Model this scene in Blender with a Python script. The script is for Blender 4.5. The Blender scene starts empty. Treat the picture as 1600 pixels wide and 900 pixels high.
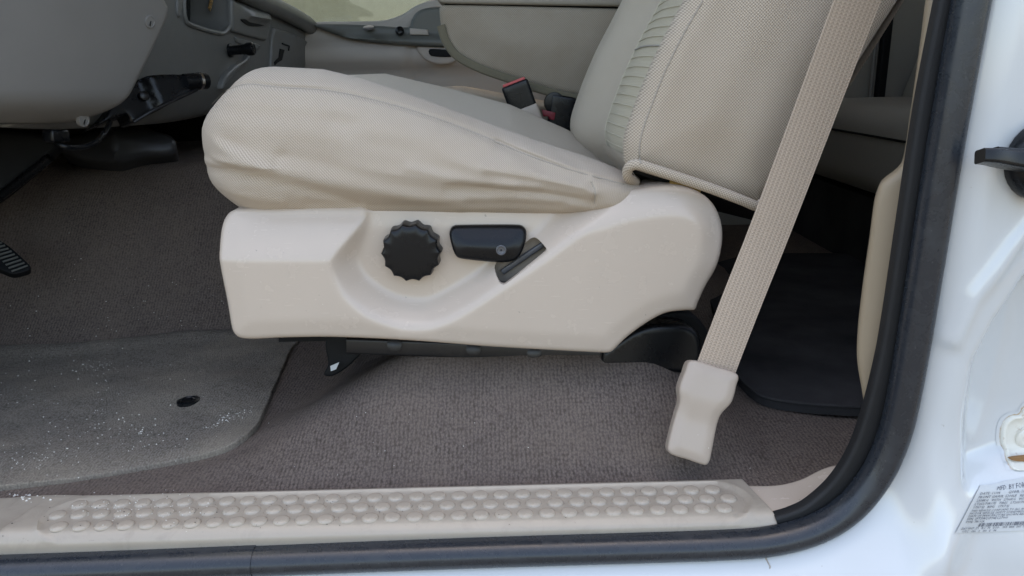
import bpy, bmesh, math, random
import numpy as np
from mathutils import Vector, Matrix
from mathutils.geometry import delaunay_2d_cdt

random.seed(7); rng = np.random.default_rng(7)
S = bpy.context.scene
COL = S.collection
R = math.radians

# ------------------------------------------------------------------ camera
PITCH, ROLL, F = R(16.0), R(1.4), 1180.0          # F: focal length for a 1600 px wide frame
CAM = Vector((0.0, -0.70, 1.25))
_r0, _u0 = Vector((1, 0, 0)), Vector((0, math.sin(PITCH), math.cos(PITCH)))
FWD = Vector((0, math.cos(PITCH), -math.sin(PITCH)))
RGT = math.cos(ROLL) * _r0 - math.sin(ROLL) * _u0
UPV = math.sin(ROLL) * _r0 + math.cos(ROLL) * _u0
cd = bpy.data.cameras.new('camera'); cam = bpy.data.objects.new('camera', cd); COL.objects.link(cam)
cd.sensor_width = 36; cd.lens = 36 * F / 1600; cd.clip_start = 0.01; cd.clip_end = 300
M = Matrix((RGT, UPV, -FWD)).transposed().to_4x4(); M.translation = CAM
cam.matrix_world = M
S.camera = cam

# ------------------------------------------------------------------ sky, sun, exposure
SUN_EL, SUN_ROT = R(70), R(0)
w = bpy.data.worlds.new('World'); S.world = w; w.use_nodes = True
nt = w.node_tree; nt.nodes.clear()
sky = nt.nodes.new('ShaderNodeTexSky'); sky.sky_type = 'NISHITA'; sky.sun_disc = False
sky.sun_elevation = SUN_EL; sky.sun_rotation = SUN_ROT; sky.dust_density = 3.0; sky.ozone_density = 0.4; sky.air_density = 1.0
bg = nt.nodes.new('ShaderNodeBackground'); bg.inputs[1].default_value = 0.15
wo = nt.nodes.new('ShaderNodeOutputWorld')
nt.links.new(sky.outputs[0], bg.inputs[0]); nt.links.new(bg.outputs[0], wo.inputs[0])
sd = bpy.data.lights.new('sun', 'SUN'); sd.energy = 3.0; sd.angle = R(0.53); sd.color = (1, .95, .87)
so = bpy.data.objects.new('sun', sd); COL.objects.link(so)
sdir = Vector((math.sin(SUN_ROT) * math.cos(SUN_EL), math.cos(SUN_ROT) * math.cos(SUN_EL), math.sin(SUN_EL)))
so.rotation_euler = sdir.to_track_quat('Z', 'Y').to_euler(); so.location = (0, 0, 12)
S.view_settings.view_transform = 'Standard'; S.view_settings.look = 'None'
S.view_settings.gamma = 1; S.view_settings.use_curve_mapping = False
S.view_settings.exposure = 2.22
S.view_settings.use_white_balance = True; S.view_settings.white_balance_temperature = 7600; S.view_settings.white_balance_tint = 10
S.render.engine = 'CYCLES'; S.cycles.max_bounces = 8; S.cycles.diffuse_bounces = 5; S.cycles.use_denoising = True
S.cycles.caustics_reflective = False; S.cycles.caustics_refractive = False

# ------------------------------------------------------------------ rays: a place in the photograph to a point of the truck
def ray(u, v):
    return FWD + RGT * ((u - 800) / F) + UPV * ((450 - v) / F)
def PY(u, v, Y): d = ray(u, v); return CAM + d * ((Y - CAM.y) / d.y)
def PX(u, v, X): d = ray(u, v); return CAM + d * ((X - CAM.x) / d.x)
def PZ(u, v, Z): d = ray(u, v); return CAM + d * ((Z - CAM.z) / d.z)
def PN(u, v, p0, n): d = ray(u, v); return CAM + d * ((p0 - CAM).dot(n) / d.dot(n))
_Rn, _Un, _Fn, _Cn = (np.array(x) for x in (RGT, UPV, FWD, CAM))
def proj(P):
    q = P - _Cn; z = q @ _Fn
    return 800 + F * (q @ _Rn) / z, 450 - F * (q @ _Un) / z

# ------------------------------------------------------------------ objects
def tag(o, label=None, cat=None, group=None, kind=None):
    for k, val in (('label', label), ('category', cat), ('group', group), ('kind', kind)):
        if val: o[k] = val
    return o
def thing(name, label, cat, loc=(0, 0, 0), group=None):
    o = bpy.data.objects.new(name, None); COL.objects.link(o); o.location = loc
    o.empty_display_size = .05
    return tag(o, label, cat, group)
def link(name, me, mat, parent=None, smooth=True, loc=None):
    if mat is not None and not me.materials: me.materials.append(mat)
    o = bpy.data.objects.new(name, me); COL.objects.link(o)
    if loc is not None: o.location = loc
    if parent is not None:
        o.parent = parent
        o.matrix_parent_inverse = Matrix.Translation(-parent.location) if parent.type == 'EMPTY' else Matrix.Identity(4)
    return o
def mesh(name, verts, faces, uv=None, smooth=True):
    me = bpy.data.meshes.new(name)
    me.from_pydata([tuple(v) for v in verts], [], [tuple(int(i) for i in f) for f in faces])
    if uv is not None:
        l = me.uv_layers.new(name='UVMap'); li = np.empty(len(me.loops), dtype=np.int32)
        me.loops.foreach_get('vertex_index', li)
        l.data.foreach_set('uv', np.asarray(uv, dtype=np.float32)[li].ravel())
    me.validate(); me.update()
    if smooth: me.polygons.foreach_set('use_smooth', [True] * len(me.polygons))
    return me
def fix_normals(me, sharp=None):
    bm = bmesh.new(); bm.from_mesh(me); bmesh.ops.recalc_face_normals(bm, faces=bm.faces)
    if sharp is not None:
        for e in bm.edges:
            if len(e.link_faces) == 2 and e.calc_face_angle(0) > sharp: e.smooth = False
    bm.to_mesh(me); bm.free(); return me

# 2D tools
def spline(pts, closed=True, step=None, n=8):
    P = [np.array(p[:2], float) for p in pts]; c = [len(p) > 2 for p in pts]; N = len(P); out = []
    T = []
    for i in range(N):
        if c[i]: T.append(np.zeros(2)); continue
        if closed: a, b = P[i - 1], P[(i + 1) % N]
        else: a, b = P[max(i - 1, 0)], P[min(i + 1, N - 1)]
        T.append((b - a) / 2)
    for i in range(N if closed else N - 1):
        j = (i + 1) % N; L = np.linalg.norm(P[j] - P[i])
        def lim(t): m = np.linalg.norm(t); return t if m < L or m == 0 else t * L / m
        t0, t1 = lim(T[i]), lim(T[j])
        k = n if step is None else max(1, int(round(L / step)))
        for q in range(k):
            t = q / k
            out.append((2*t**3-3*t*t+1)*P[i] + (t**3-2*t*t+t)*t0 + (-2*t**3+3*t*t)*P[j] + (t**3-t*t)*t1)
    if not closed: out.append(P[-1])
    return np.array(out)
def seg_dist(Q, poly, closed=True):
    A = poly; B = np.roll(poly, -1, 0)
    if not closed: A, B = A[:-1], B[:-1]
    best = np.full(len(Q), 1e9)
    for a, b in zip(A, B):
        ab = b - a; t = np.clip(((Q - a) @ ab) / max(ab @ ab, 1e-18), 0, 1)
        dd = Q - (a + t[:, None] * ab); best = np.minimum(best, (dd * dd).sum(1))
    return np.sqrt(best)
def inside(Q, poly):
    x, y = Q[:, 0], Q[:, 1]; c = np.zeros(len(Q), bool)
    for (x0, y0), (x1, y1) in zip(poly, np.roll(poly, -1, 0)):
        m = (y0 > y) != (y1 > y)
        if y0 != y1: c ^= m & (x < (x1 - x0) * (y - y0) / (y1 - y0) + x0)
    return c
def sstep(a, b, x): t = np.clip((x - a) / (b - a), 0, 1); return t * t * (3 - 2 * t)
def smin(a, b, k): h = np.clip(.5 + .5 * (b - a) / k, 0, 1); return b * (1 - h) + a * h - k * h * (1 - h)

def relief(name, outline, p0, n, mat, parent=None, sp=.006, r=.004, thick=.01, h=None, holes=(), dense=True, px=True, hole_depth=.01):
    """A shaped panel: an outline on a plane, its edge rounded by r, its face moved out by h, with a real thickness."""
    n = Vector(n).normalized(); p0 = Vector(p0)
    e1 = Vector((0, 0, 1)).cross(n)
    e1 = e1.normalized() if e1.length > .05 else Vector((1, 0, 0))
    if abs(n.z) > .95: e1 = (Vector((1, 0, 0)) - n * n.x).normalized()
    e2 = n.cross(e1)
    def flat(pts):
        out = []
        for p in pts:
            W = (PN(p[0], p[1], p0, n) if px else p0 + e1 * p[0] + e2 * p[1]) - p0
            out.append((W.dot(e1), W.dot(e2)) + tuple(p[2:]))
        return out
    O = spline(flat(outline), step=sp * .7)
    H = [spline(flat(hh), step=sp * .5) for hh in holes]
    lo, hi = O.min(0), O.max(0)
    gx, gy = np.meshgrid(np.arange(lo[0], hi[0], sp), np.arange(lo[1], hi[1], sp)); gx[::2] += sp / 2
    G = np.c_[gx.ravel(), gy.ravel()]; G = G[inside(G, O)]
    dg = seg_dist(G, O); pts = [O]
    lim = sp * .45 if not dense else max(r * 1.12, sp * .45)
    keep = dg > lim
    for hh in H: keep &= ~inside(G, hh) & (seg_dist(G, hh) > sp * .3)
    if dense and r > 0:
        t = np.roll(O, -1, 0) - np.roll(O, 1, 0); t /= np.linalg.norm(t, axis=1)[:, None] + 1e-12
        nn = np.c_[-t[:, 1], t[:, 0]]
        area = .5 * np.sum(O[:, 0] * np.roll(O[:, 1], -1) - O[:, 1] * np.roll(O[:, 0], -1))
        if area < 0: nn = -nn
        for fr in (.06, .25, .55, 1.0):
            q = O + nn * r * fr; ok = inside(q, O); dq = seg_dist(q, O); ok &= dq > r * fr * .93
            for hh in H: ok &= ~inside(q, hh)
            pts.append(q[ok])
    pts.append(G[keep]); nO = len(O)
    allp = np.vstack(pts + H)
    edges = [(i, (i + 1) % nO) for i in range(nO)]; base = sum(len(a) for a in pts)
    for hh in H:
        edges += [(base + i, base + (i + 1) % len(hh)) for i in range(len(hh))]; base += len(hh)
    vs, _, fs, orig, _, _ = delaunay_2d_cdt([Vector(p) for p in allp.tolist()], edges, [], 0, 1e-7)
    V = np.array([tuple(v) for v in vs]); T = np.array([f for f in fs if len(f) == 3])
    cen = V[T].mean(1); ok = inside(cen, O)
    for hh in H: ok &= ~inside(cen, hh)
    T = T[ok]
    d = seg_dist(V, O); rr = np.minimum(d, r) if r > 0 else d * 0
    hz = -(r - np.sqrt(np.maximum(r * r - (r - rr) ** 2, 0))) if r > 0 else np.zeros(len(V))
    e1n, e2n, nn_, p0n = map(np.array, (e1, e2, n, p0))
    W0 = p0n + V[:, :1] * e1n + V[:, 1:2] * e2n
    if h is not None:
        u_, v_ = proj(W0); hz = hz + h(V[:, 0], V[:, 1], d, u_, v_)
    W = W0 + hz[:, None] * nn_
    # boundary loops -> skirt
    cnt = {}
    for a, b, c in T:
        for e in ((a, b), (b, c), (c, a)): cnt[e] = cnt.get(e, 0) + 1
    bnd = [e for e in cnt if (e[1], e[0]) not in cnt]
    used = np.unique(T); remap = -np.ones(len(V), int); remap[used] = np.arange(len(used))
    W, V, d = W[used], V[used], d[used]; T = remap[T]
    verts = list(W); uv = list(V); faces = [tuple(t) for t in T]; back = {}
    Hs = [seg_dist(V, hh) for hh in H]
    for a, b in bnd:
        a, b = remap[a], remap[b]
        for q in (a, b):
            if q not in back:
                dep = thick
                if any(x[q] < 1e-6 for x in Hs): dep = hole_depth
                base = p0n + V[q][0] * e1n + V[q][1] * e2n
                pz = W[q] - nn_ * dep if any(x[q] < 1e-6 for x in Hs) else np.where(True, base - nn_ * max(thick, r * 1.01), 0)
                back[q] = len(verts); verts.append(pz); uv.append(V[q] + dep * .5)
        faces.append((b, a, back[a], back[b]))
    me = mesh(name, verts, faces, uv)
    bm = bmesh.new(); bm.from_mesh(me)
    for e in bm.edges:
        if len(e.link_faces) == 2 and e.calc_face_angle(0) > R(50): e.smooth = False
    bm.to_mesh(me); bm.free()
    return link(name, me, mat, parent)

def rbox_data(size, rad, seg=(20, 10, 10), rs=5):
    """Rounded box from 0 to size, radii per axis; returns verts, quads, uv and the outward normal of the box shape."""
    ax = []
    for L, q, s in zip(size, rad, seg):
        th = np.linspace(0, 1, rs + 1); e = q * (1 - np.cos(th * math.pi / 2))
        ax.append(np.unique(np.round(np.r_[e, np.linspace(q, L - q, s + 1), L - e], 7)))
    vid, V, Fc = {}, [], []
    def vert(i, j, k):
        if (i, j, k) not in vid: vid[(i, j, k)] = len(V); V.append((ax[0][i], ax[1][j], ax[2][k]))
        return vid[(i, j, k)]
    n = [len(a) - 1 for a in ax]
    for i in range(n[0]):
        for j in range(n[1]):
            Fc.append([vert(i, j, 0), vert(i, j+1, 0), vert(i+1, j+1, 0), vert(i+1, j, 0)])
            Fc.append([vert(i, j, n[2]), vert(i+1, j, n[2]), vert(i+1, j+1, n[2]), vert(i, j+1, n[2])])
    for i in range(n[0]):
        for k in range(n[2]):
            Fc.append([vert(i, 0, k), vert(i+1, 0, k), vert(i+1, 0, k+1), vert(i, 0, k+1)])
            Fc.append([vert(i, n[1], k), vert(i, n[1], k+1), vert(i+1, n[1], k+1), vert(i+1, n[1], k)])
    for j in range(n[1]):
        for k in range(n[2]):
            Fc.append([vert(0, j, k), vert(0, j, k+1), vert(0, j+1, k+1), vert(0, j+1, k)])
            Fc.append([vert(n[0], j, k), vert(n[0], j+1, k), vert(n[0], j+1, k+1), vert(n[0], j, k+1)])
    V = np.array(V); rad = np.array(rad); size = np.array(size)
    C = np.clip(V, rad, size - rad); q = (V - C) / rad
    # spherify the corner region: map cube corner coordinate to the ellipsoid
    m = np.abs(q).max(1); l = np.linalg.norm(q, axis=1)
    k = np.where(l > 1e-9, 1 / np.maximum(l, 1e-9), 0) * 1.0
    onedim = (np.abs(q) > 1e-9).sum(1) <= 1
    nrm = np.where(l[:, None] > 1e-9, q / np.maximum(l, 1e-9)[:, None], 0)
    V2 = C + np.where(onedim[:, None], q, nrm) * rad
    return V2, Fc, nrm
def rbox(name, size, rad, mat, parent=None, warp=None, seg=(20, 10, 10), rs=5, uvs=None):
    V, Fc, N = rbox_data(size, rad, seg, rs)
    loc = V.copy()
    W = warp(V, N) if warp else V
    me = mesh(name, W, Fc)
    l = me.uv_layers.new(name='UVMap'); uv = np.zeros((len(me.loops), 2), np.float32)
    ctr = np.array(size) / 2
    for p in me.polygons:
        nn = N[list(p.vertices)].mean(0); a = int(np.argmax(np.abs(nn) * np.array([1, 1.15, 1])))
        ii = [(1, 2), (0, 2), (0, 1)][a]
        for li in p.loop_indices:
            q = loc[me.loops[li].vertex_index]; uv[li] = (q[ii[0]], q[ii[1]])
    l.data.foreach_set('uv', uv.ravel())
    return link(name, me, mat, parent)
def box_warp(o, ex, ey, ez):
    o, ex, ey, ez = (np.array(Vector(a)) for a in (o, ex, ey, ez))
    return lambda V, N: o + V[:, :1] * ex + V[:, 1:2] * ey + V[:, 2:3] * ez

def path3(pts, n=8):
    P = [np.array(p, float) for p in pts]; out = []
    for i in range(len(P) - 1):
        a, b = P[i], P[i + 1]; t0 = (b - P[max(i - 1, 0)]) / (2 if i else 1); t1 = (P[min(i + 2, len(P) - 1)] - a) / (2 if i + 2 < len(P) else 1)
        for q in range(n):
            t = q / n
            out.append((2*t**3-3*t*t+1)*a + (t**3-2*t*t+t)*t0 + (-2*t**3+3*t*t)*b + (t**3-t*t)*t1)
    out.append(P[-1]); return np.array(out)
def sweep(name, pts, sec, up, mat, parent=None, n=8, cap=True, smoothed=True, scale=None, tw=None):
    """Sweep a closed section (s across, t along up) along a path."""
    P = path3(pts, n) if smoothed else np.array([tuple(p) for p in pts], float)
    up = np.array(Vector(up).normalized()); sec = np.array(sec, float)
    T = np.gradient(P, axis=0); T /= np.linalg.norm(T, axis=1)[:, None]
    L = np.r_[0, np.cumsum(np.linalg.norm(np.diff(P, axis=0), axis=1))]
    per = np.r_[0, np.cumsum(np.linalg.norm(np.diff(np.vstack([sec, sec[:1]]), axis=0), axis=1))]
    m = len(sec); V, U, Fc = [], [], []
    for i in range(len(P)):
        b = np.cross(T[i], up); b /= np.linalg.norm(b); nn = np.cross(b, T[i])
        k = 1 if scale is None else scale(L[i] / L[-1])
        for j in range(m + 1):
            s, t = sec[j % m]; V.append(P[i] + k * (s * b + t * nn)); U.append((L[i], per[j]))
    for i in range(len(P) - 1):
        for j in range(m):
            a = i * (m + 1) + j; Fc.append((a, a + 1, a + m + 2, a + m + 1))
    if cap:
        Fc.append([j for j in range(m)]); o = (len(P) - 1) * (m + 1); Fc.append([o + m - 1 - j for j in range(m)])
    me = mesh(name, V, Fc, U)
    bm = bmesh.new(); bm.from_mesh(me)
    uvl = bm.loops.layers.uv.active
    bmesh.ops.remove_doubles(bm, verts=bm.verts, dist=1e-6)
    bmesh.ops.recalc_face_normals(bm, faces=bm.faces)
    for e in bm.edges:
        if len(e.link_faces) == 2 and e.calc_face_angle(0) > R(45): e.smooth = False
    bm.to_mesh(me); bm.free()
    return link(name, me, mat, parent)
def circ(r, n=12, r2=None): r2 = r2 or r; return [(r * math.cos(2*math.pi*i/n), r2 * math.sin(2*math.pi*i/n)) for i in range(n)]
def rrect(a, b, q, n=4):
    out = []
    for cx, cy, t0 in ((a-q, b-q, 0), (-a+q, b-q, 90), (-a+q, -b+q, 180), (a-q, -b+q, 270)):
        for i in range(n + 1): t = R(t0 + 90 * i / n); out.append((cx + q * math.cos(t), cy + q * math.sin(t)))
    return out
def lathe(name, prof, org, axis, mat, parent=None, n=32, rad=None):
    """prof: (radius, height) along axis; rad(theta) scales the radius."""
    ax = Vector(axis).normalized(); e1 = ax.orthogonal().normalized() if abs(ax.y) < .9 else Vector((1, 0, 0)); e1 = (e1 - ax * e1.dot(ax)).normalized(); e2 = ax.cross(e1)
    V, Fc, U = [], [], []; org = Vector(org)
    for (r, z) in prof:
        for j in range(n):
            t = 2 * math.pi * j / n; k = r * (rad(t, z) if rad else 1)
            V.append(org + e1 * k * math.cos(t) + e2 * k * math.sin(t) + ax * z); U.append((k * math.cos(t), k * math.sin(t)))
    for i in range(len(prof) - 1):
        for j in range(n): a = i*n+j; b = i*n+(j+1) % n; Fc.append((a, b, b+n, a+n))
    Fc.append(list(range((len(prof)-1)*n, len(prof)*n))); Fc.append(list(range(n))[::-1])
    me = fix_normals(mesh(name, V, Fc, U), R(40))
    return link(name, me, mat, parent)
def slab(name, corners, nrm, t, mat, parent=None):
    n = Vector(nrm).normalized() * t; c = [Vector(p) for p in corners]; k = len(c)
    V = c + [p + n for p in c]
    Fc = [list(range(k))] + [list(range(2*k-1, k-1, -1))] + [(i, (i+1) % k, (i+1) % k + k, i + k) for i in range(k)]
    return link(name, fix_normals(mesh(name, V, Fc, [(p.x + p.y, p.z + p.y) for p in V], smooth=False)), mat, parent)

# ------------------------------------------------------------------ materials
class NB:
    def __init__(s, name):
        s.m = bpy.data.materials.new(name); s.m.use_nodes = True; s.t = s.m.node_tree; s.b = s.t.nodes['Principled BSDF']
    def n(s, typ, **kw):
        x = s.t.nodes.new(typ)
        for k, v in kw.items(): setattr(x, k, v)
        return x
    def l(s, a, b): s.t.links.new(a, b)
    def put(s, sock, v):
        if isinstance(v, (int, float, tuple)): sock.default_value = v
        else: s.l(v, sock)
    def math(s, op, a, b=0.0, c=None):
        x = s.n('ShaderNodeMath', operation=op); s.put(x.inputs[0], a); s.put(x.inputs[1], b)
        if c is not None: s.put(x.inputs[2], c)
        return x.outputs[0]
    def uv(s): return s.n('ShaderNodeUVMap', uv_map='UVMap').outputs[0]
    def obj(s): return s.n('ShaderNodeTexCoord').outputs['Object']
    def noise(s, vec, scale, det=3, rough=.55, dist=0):
        x = s.n('ShaderNodeTexNoise'); s.l(vec, x.inputs['Vector']); x.inputs['Scale'].default_value = scale
        x.inputs['Detail'].default_value = det; x.inputs['Roughness'].default_value = rough; x.inputs['Distortion'].default_value = dist
        return x.outputs[0]
    def ramp(s, f, stops):
        x = s.n('ShaderNodeValToRGB'); s.l(f, x.inputs[0]); e = x.color_ramp.elements
        while len(e) < len(stops): e.new(.5)
        for q, (p, c) in zip(e, stops): q.position = p; q.color = (c, c, c, 1) if isinstance(c, (int, float)) else (*c, 1)
        return x.outputs[0]
    def mix(s, f, a, b, mode='MIX'):
        x = s.n('ShaderNodeMix', data_type='RGBA', blend_type=mode); s.put(x.inputs[0], f)
        for q, v in ((x.inputs[6], a), (x.inputs[7], b)): s.put(q, (*v, 1) if isinstance(v, tuple) and len(v) == 3 else v)
        return x.outputs[2]
    def bump(s, h, st, dist=.001, prev=None):
        x = s.n('ShaderNodeBump'); s.l(h, x.inputs['Height']); x.inputs['Strength'].default_value = st; x.inputs['Distance'].default_value = dist
        if prev is not None: s.l(prev, x.inputs['Normal'])
        return x.outputs[0]
    def out(s, col, rough, normal=None, spec=.5, **kw):
        s.put(s.b.inputs['Base Color'], (*col, 1) if isinstance(col, tuple) and len(col) == 3 else col); s.put(s.b.inputs['Roughness'], rough)
        s.b.inputs['Specular IOR Level'].default_value = spec
        if normal is not None: s.l(normal, s.b.inputs['Normal'])
        for k, v in kw.items(): s.b.inputs[k.replace('_', ' ')].default_value = v
        return s.m
def scl(c, k): return tuple(min(1, x * k) for x in c)

def plastic(name, col, rough=.45, grain=900, gst=.12, var=.08, spec=.45, dirt=0.0, dirtcol=(.10, .085, .07), scr=0.0):
    b = NB(name); o = b.obj()
    c = b.mix(b.ramp(b.noise(o, 9, 4), [(.3, 0), (.7, 1)]), scl(col, 1 - var), scl(col, 1 + var))
    if dirt:
        f = b.math('MULTIPLY', b.ramp(b.noise(o, 30, 6, .7, .6), [(.52, 0), (.75, 1)]), dirt); c = b.mix(f, c, dirtcol)
        f2 = b.math('MULTIPLY', b.ramp(b.noise(o, 220, 2, .5), [(.70, 0), (.76, 1)]), dirt); c = b.mix(f2, c, dirtcol)
    rg = b.math('MULTIPLY_ADD', b.noise(o, 40, 4), .18, rough - .09)
    if scr:
        mp = b.n('ShaderNodeMapping'); b.l(o, mp.inputs[0]); mp.inputs['Scale'].default_value = (14, 60, 130); mp.inputs['Rotation'].default_value[1] = R(12)
        sc_ = b.ramp(b.noise(mp.outputs[0], 3.0, 3, .6), [(.66, 0), (.72, 1)]); rg = b.math('MULTIPLY_ADD', sc_, .18, rg)
        sk = b.math('MULTIPLY', b.ramp(b.noise(o, 130, 2, .5), [(.755, 0), (.79, 1)]), .45); c = b.mix(sk, c, (.16, .14, .12))
    nrm = b.bump(b.noise(o, grain, 2), gst, .0005)
    return b.out(c, rg, nrm, spec)

def fabric(name, col, p=.0034, kind='basket', contrast=.35, rough=.95, stain=.12, rot=0., bs=.5):
    b = NB(name); uv = b.uv()
    mp = b.n('ShaderNodeMapping'); b.l(uv, mp.inputs[0]); mp.inputs['Rotation'].default_value[2] = R(rot)
    nz = b.n('ShaderNodeTexNoise'); b.l(uv, nz.inputs[0]); nz.inputs['Scale'].default_value = 60; nz.inputs['Detail'].default_value = 1
    wob = b.n('ShaderNodeVectorMath', operation='MULTIPLY_ADD'); b.l(nz.outputs['Color'], wob.inputs[0]); wob.inputs[1].default_value = (.0012,) * 3; b.l(mp.outputs[0], wob.inputs[2])
    sx = b.n('ShaderNodeSeparateXYZ'); b.l(wob.outputs[0], sx.inputs[0]); k = 2 * math.pi / p
    u = b.math('MULTIPLY', sx.outputs[0], k); v = b.math('MULTIPLY', sx.outputs[1], k)
    if kind == 'basket': f = b.math('MULTIPLY', b.math('SINE', u), b.math('SINE', v))
    elif kind == 'twill':
        f = b.math('MULTIPLY', b.math('SINE', b.math('ADD', u, b.math('MULTIPLY', v, .9))), b.math('MULTIPLY_ADD', b.math('SINE', b.math('SUBTRACT', b.math('MULTIPLY', u, .75), v)), .45, .6))
    elif kind == 'rows':
        f = b.math('MULTIPLY_ADD', b.math('SINE', u), .15, b.math('MULTIPLY', b.math('SINE', v), .3))
    f = b.math('MULTIPLY_ADD', f, .5, .5)
    fib = b.noise(uv, 2200, 2); f2 = b.math('MULTIPLY_ADD', b.math('SUBTRACT', fib, .5), .7, f)
    cl, dk = scl(col, 1 + contrast * .45), scl(col, 1 - contrast)
    c = b.mix(f2, dk, cl)
    st = b.math('MULTIPLY', b.ramp(b.noise(uv, 7, 4, .6), [(.42, 0), (.7, 1)]), stain)
    c = b.mix(st, c, (col[0] * .62, col[1] * .53, col[2] * .42))
    b.b.inputs['Sheen Weight'].default_value = .12; b.b.inputs['Sheen Roughness'].default_value = .5
    return b.out(c, rough, b.bump(f2, bs, .0008), .15)

def carpet(name, col, rib=.0052, dust=.25, loop=260, aniso=1.0):
    b = NB(name); o = b.obj()
    sx = b.n('ShaderNodeSeparateXYZ'); b.l(o, sx.inputs[0])
    wp = b.n('ShaderNodeMapping'); b.l(o, wp.inputs[0]); wp.inputs['Scale'].default_value = (1, .62, .7)
    vo = b.n('ShaderNodeTexVoronoi'); b.l(wp.outputs[0], vo.inputs['Vector']); vo.inputs['Scale'].default_value = loop; vo.inputs['Randomness'].default_value = .85
    n1 = b.noise(o, 1400, 2, .7); n2 = b.noise(o, 120, 3, .7); n3 = b.noise(o, 6, 5, .6); n4 = b.noise(o, 28, 4, .65)
    wv = b.math('MULTIPLY_ADD', b.noise(o, 30, 2), .006, sx.outputs[0])
    ribs = b.math('MULTIPLY_ADD', b.math('SINE', b.math('MULTIPLY', wv, 2 * math.pi / rib)), .5, .5)
    loop_h = b.math('SUBTRACT', 1.0, vo.outputs['Distance'])
    h = b.math('MULTIPLY_ADD', loop_h, .55, b.math('MULTIPLY_ADD', ribs, .16 * aniso, b.math('MULTIPLY_ADD', n1, .60, b.math('MULTIPLY', n2, .25))))
    c = b.mix(b.ramp(h, [(.50, 0), (.98, 1)]), scl(col, .50), scl(col, 1.45))
    c = b.mix(b.math('MULTIPLY', vo.outputs['Color'], .14), c, scl(col, .7))
    c = b.mix(b.math('MULTIPLY', b.ramp(n4, [(.45, 0), (.7, 1)]), .25), c, scl(col, .7))
    c = b.mix(b.math('MULTIPLY', b.ramp(n3, [(.42, 0), (.68, 1)]), dust), c, (col[0] * 1.75, col[1] * 1.7, col[2] * 1.55))
    return b.out(c, 1.0, b.bump(h, 1.0, .0020), .03)

def webbing(name, col, wid=.047):
    b = NB(name); uv = b.uv(); sx = b.n('ShaderNodeSeparateXYZ'); b.l(uv, sx.inputs[0])
    L, W = sx.outputs[0], sx.outputs[1]
    a = b.math('MULTIPLY', W, 2 * math.pi / .0050); c0 = b.math('MULTIPLY', L, 2 * math.pi / .0034)
    col_i = b.math('SINE', a)
    f = b.math('SINE', b.math('MULTIPLY_ADD', col_i, 1.7, c0))
    f = b.math('MULTIPLY_ADD', f, .28, b.math('MULTIPLY_ADD', col_i, .22, .5))
    f = b.math('MULTIPLY_ADD', b.math('SUBTRACT', b.noise(uv, 900, 2), .5), .5, f)
    c = b.mix(f, scl(col, .74), scl(col, 1.18))
    return b.out(c, .8, b.bump(f, .55, .0008), .25)

BEIGE = (.58, .53, .475)
m_trim = plastic('beige_moulded_plastic', (.53, .442, .36), .25, 1500, .05, .02, .5, scr=1)
m_sill = plastic('grey_beige_scuffed_plastic', (.36, .31, .25), .32, 900, .15, .04, .5, dirt=.25)
m_stud = plastic('grey_beige_stud_plastic', (.39, .335, .27), .26, 900, .05, .04, .5, dirt=.12)
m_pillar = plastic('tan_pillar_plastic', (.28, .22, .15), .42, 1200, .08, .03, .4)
m_boot = plastic('beige_belt_cover_plastic', (.42, .345, .28), .34, 1400, .05, .03, .45, dirt=.06)
m_dash = plastic('slate_grey_dash_plastic', (.15, .152, .145), .36, 1300, .12, .05, .45)
m_knee = plastic('warm_grey_dash_plastic', (.20, .192, .18), .42, 1300, .12, .04, .4)
m_doorp = plastic('beige_door_plastic', (.44, .40, .36), .5, 900, .1, .04, .4)
m_lid = plastic('taupe_lid_plastic', (.30, .265, .215), .5, 900, .1, .04, .4)
m_doorg = plastic('grey_green_door_plastic', (.11, .115, .105), .42, 900, .12, .05, .45)
m_black = plastic('satin_black_plastic', (.005, .0058, .0070), .28, 1600, .10, .1, .30)
m_tun = plastic('worn_black_plastic', (.035, .036, .038), .42, 1200, .15, .1, .5)
m_blackm = plastic('matte_black_plastic', (.006, .0065, .0072), .6, 900, .25, .2, .2)
m_lip = plastic('grained_black_rubber', (.010, .0105, .0115), .6, 1100, .8, .15, .35)
m_steel = plastic('black_painted_steel', (.010, .010, .011), .38, 500, .2, .2, .5, dirt=.25)
m_screw = plastic('dark_metal', (.10, .10, .105), .35, 900, .2, .1, .6)
m_felt = plastic('brown_felt', (.32, .27, .22), .95, 600, .9, .25, .1)
m_chrome = NB('chrome').out((.7, .7, .72), .2, None, .5, Metallic=1.0)
m_brass = NB('worn_brass').out((.62, .42, .2), .35, None, .5, Metallic=1.0)
m_red = plastic('red_plastic', (.55, .09, .085), .4, 800, .1, .05)
m_dred = plastic('dark_red_plastic', (.22, .02, .03), .45, 800, .1, .05)
m_foam = plastic('yellow_foam', (.36, .22, .07), .95, 300, .8, .2, .1)
m_fab_side = fabric('beige_basket_weave', (.50, .415, .322), .0036, 'basket', .52, stain=.10)
m_fab_cush = fabric('beige_twill_fabric', (.52, .432, .34), .0036, 'twill', .38, stain=.14)
m_fab_top = fabric('beige_fine_fabric', (.53, .45, .35), .0022, 'basket', .16, stain=.10)
m_fab_ins = fabric('sage_ribbed_fabric', (.50, .44, .325), .0022, 'rows', .2, stain=.06)
m_fab_arm = fabric('grey_beige_fabric', (.35, .30, .235), .0042, 'basket', .30, stain=.35)
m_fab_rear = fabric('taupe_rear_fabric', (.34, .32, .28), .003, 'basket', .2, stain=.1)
m_pipe = fabric('olive_piping', (.17, .15, .105), .003, 'rows', .2)
m_belt = webbing('beige_webbing', (.48, .38, .295))
m_carpet = carpet('taupe_carpet', (.152, .122, .105), loop=400)
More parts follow.
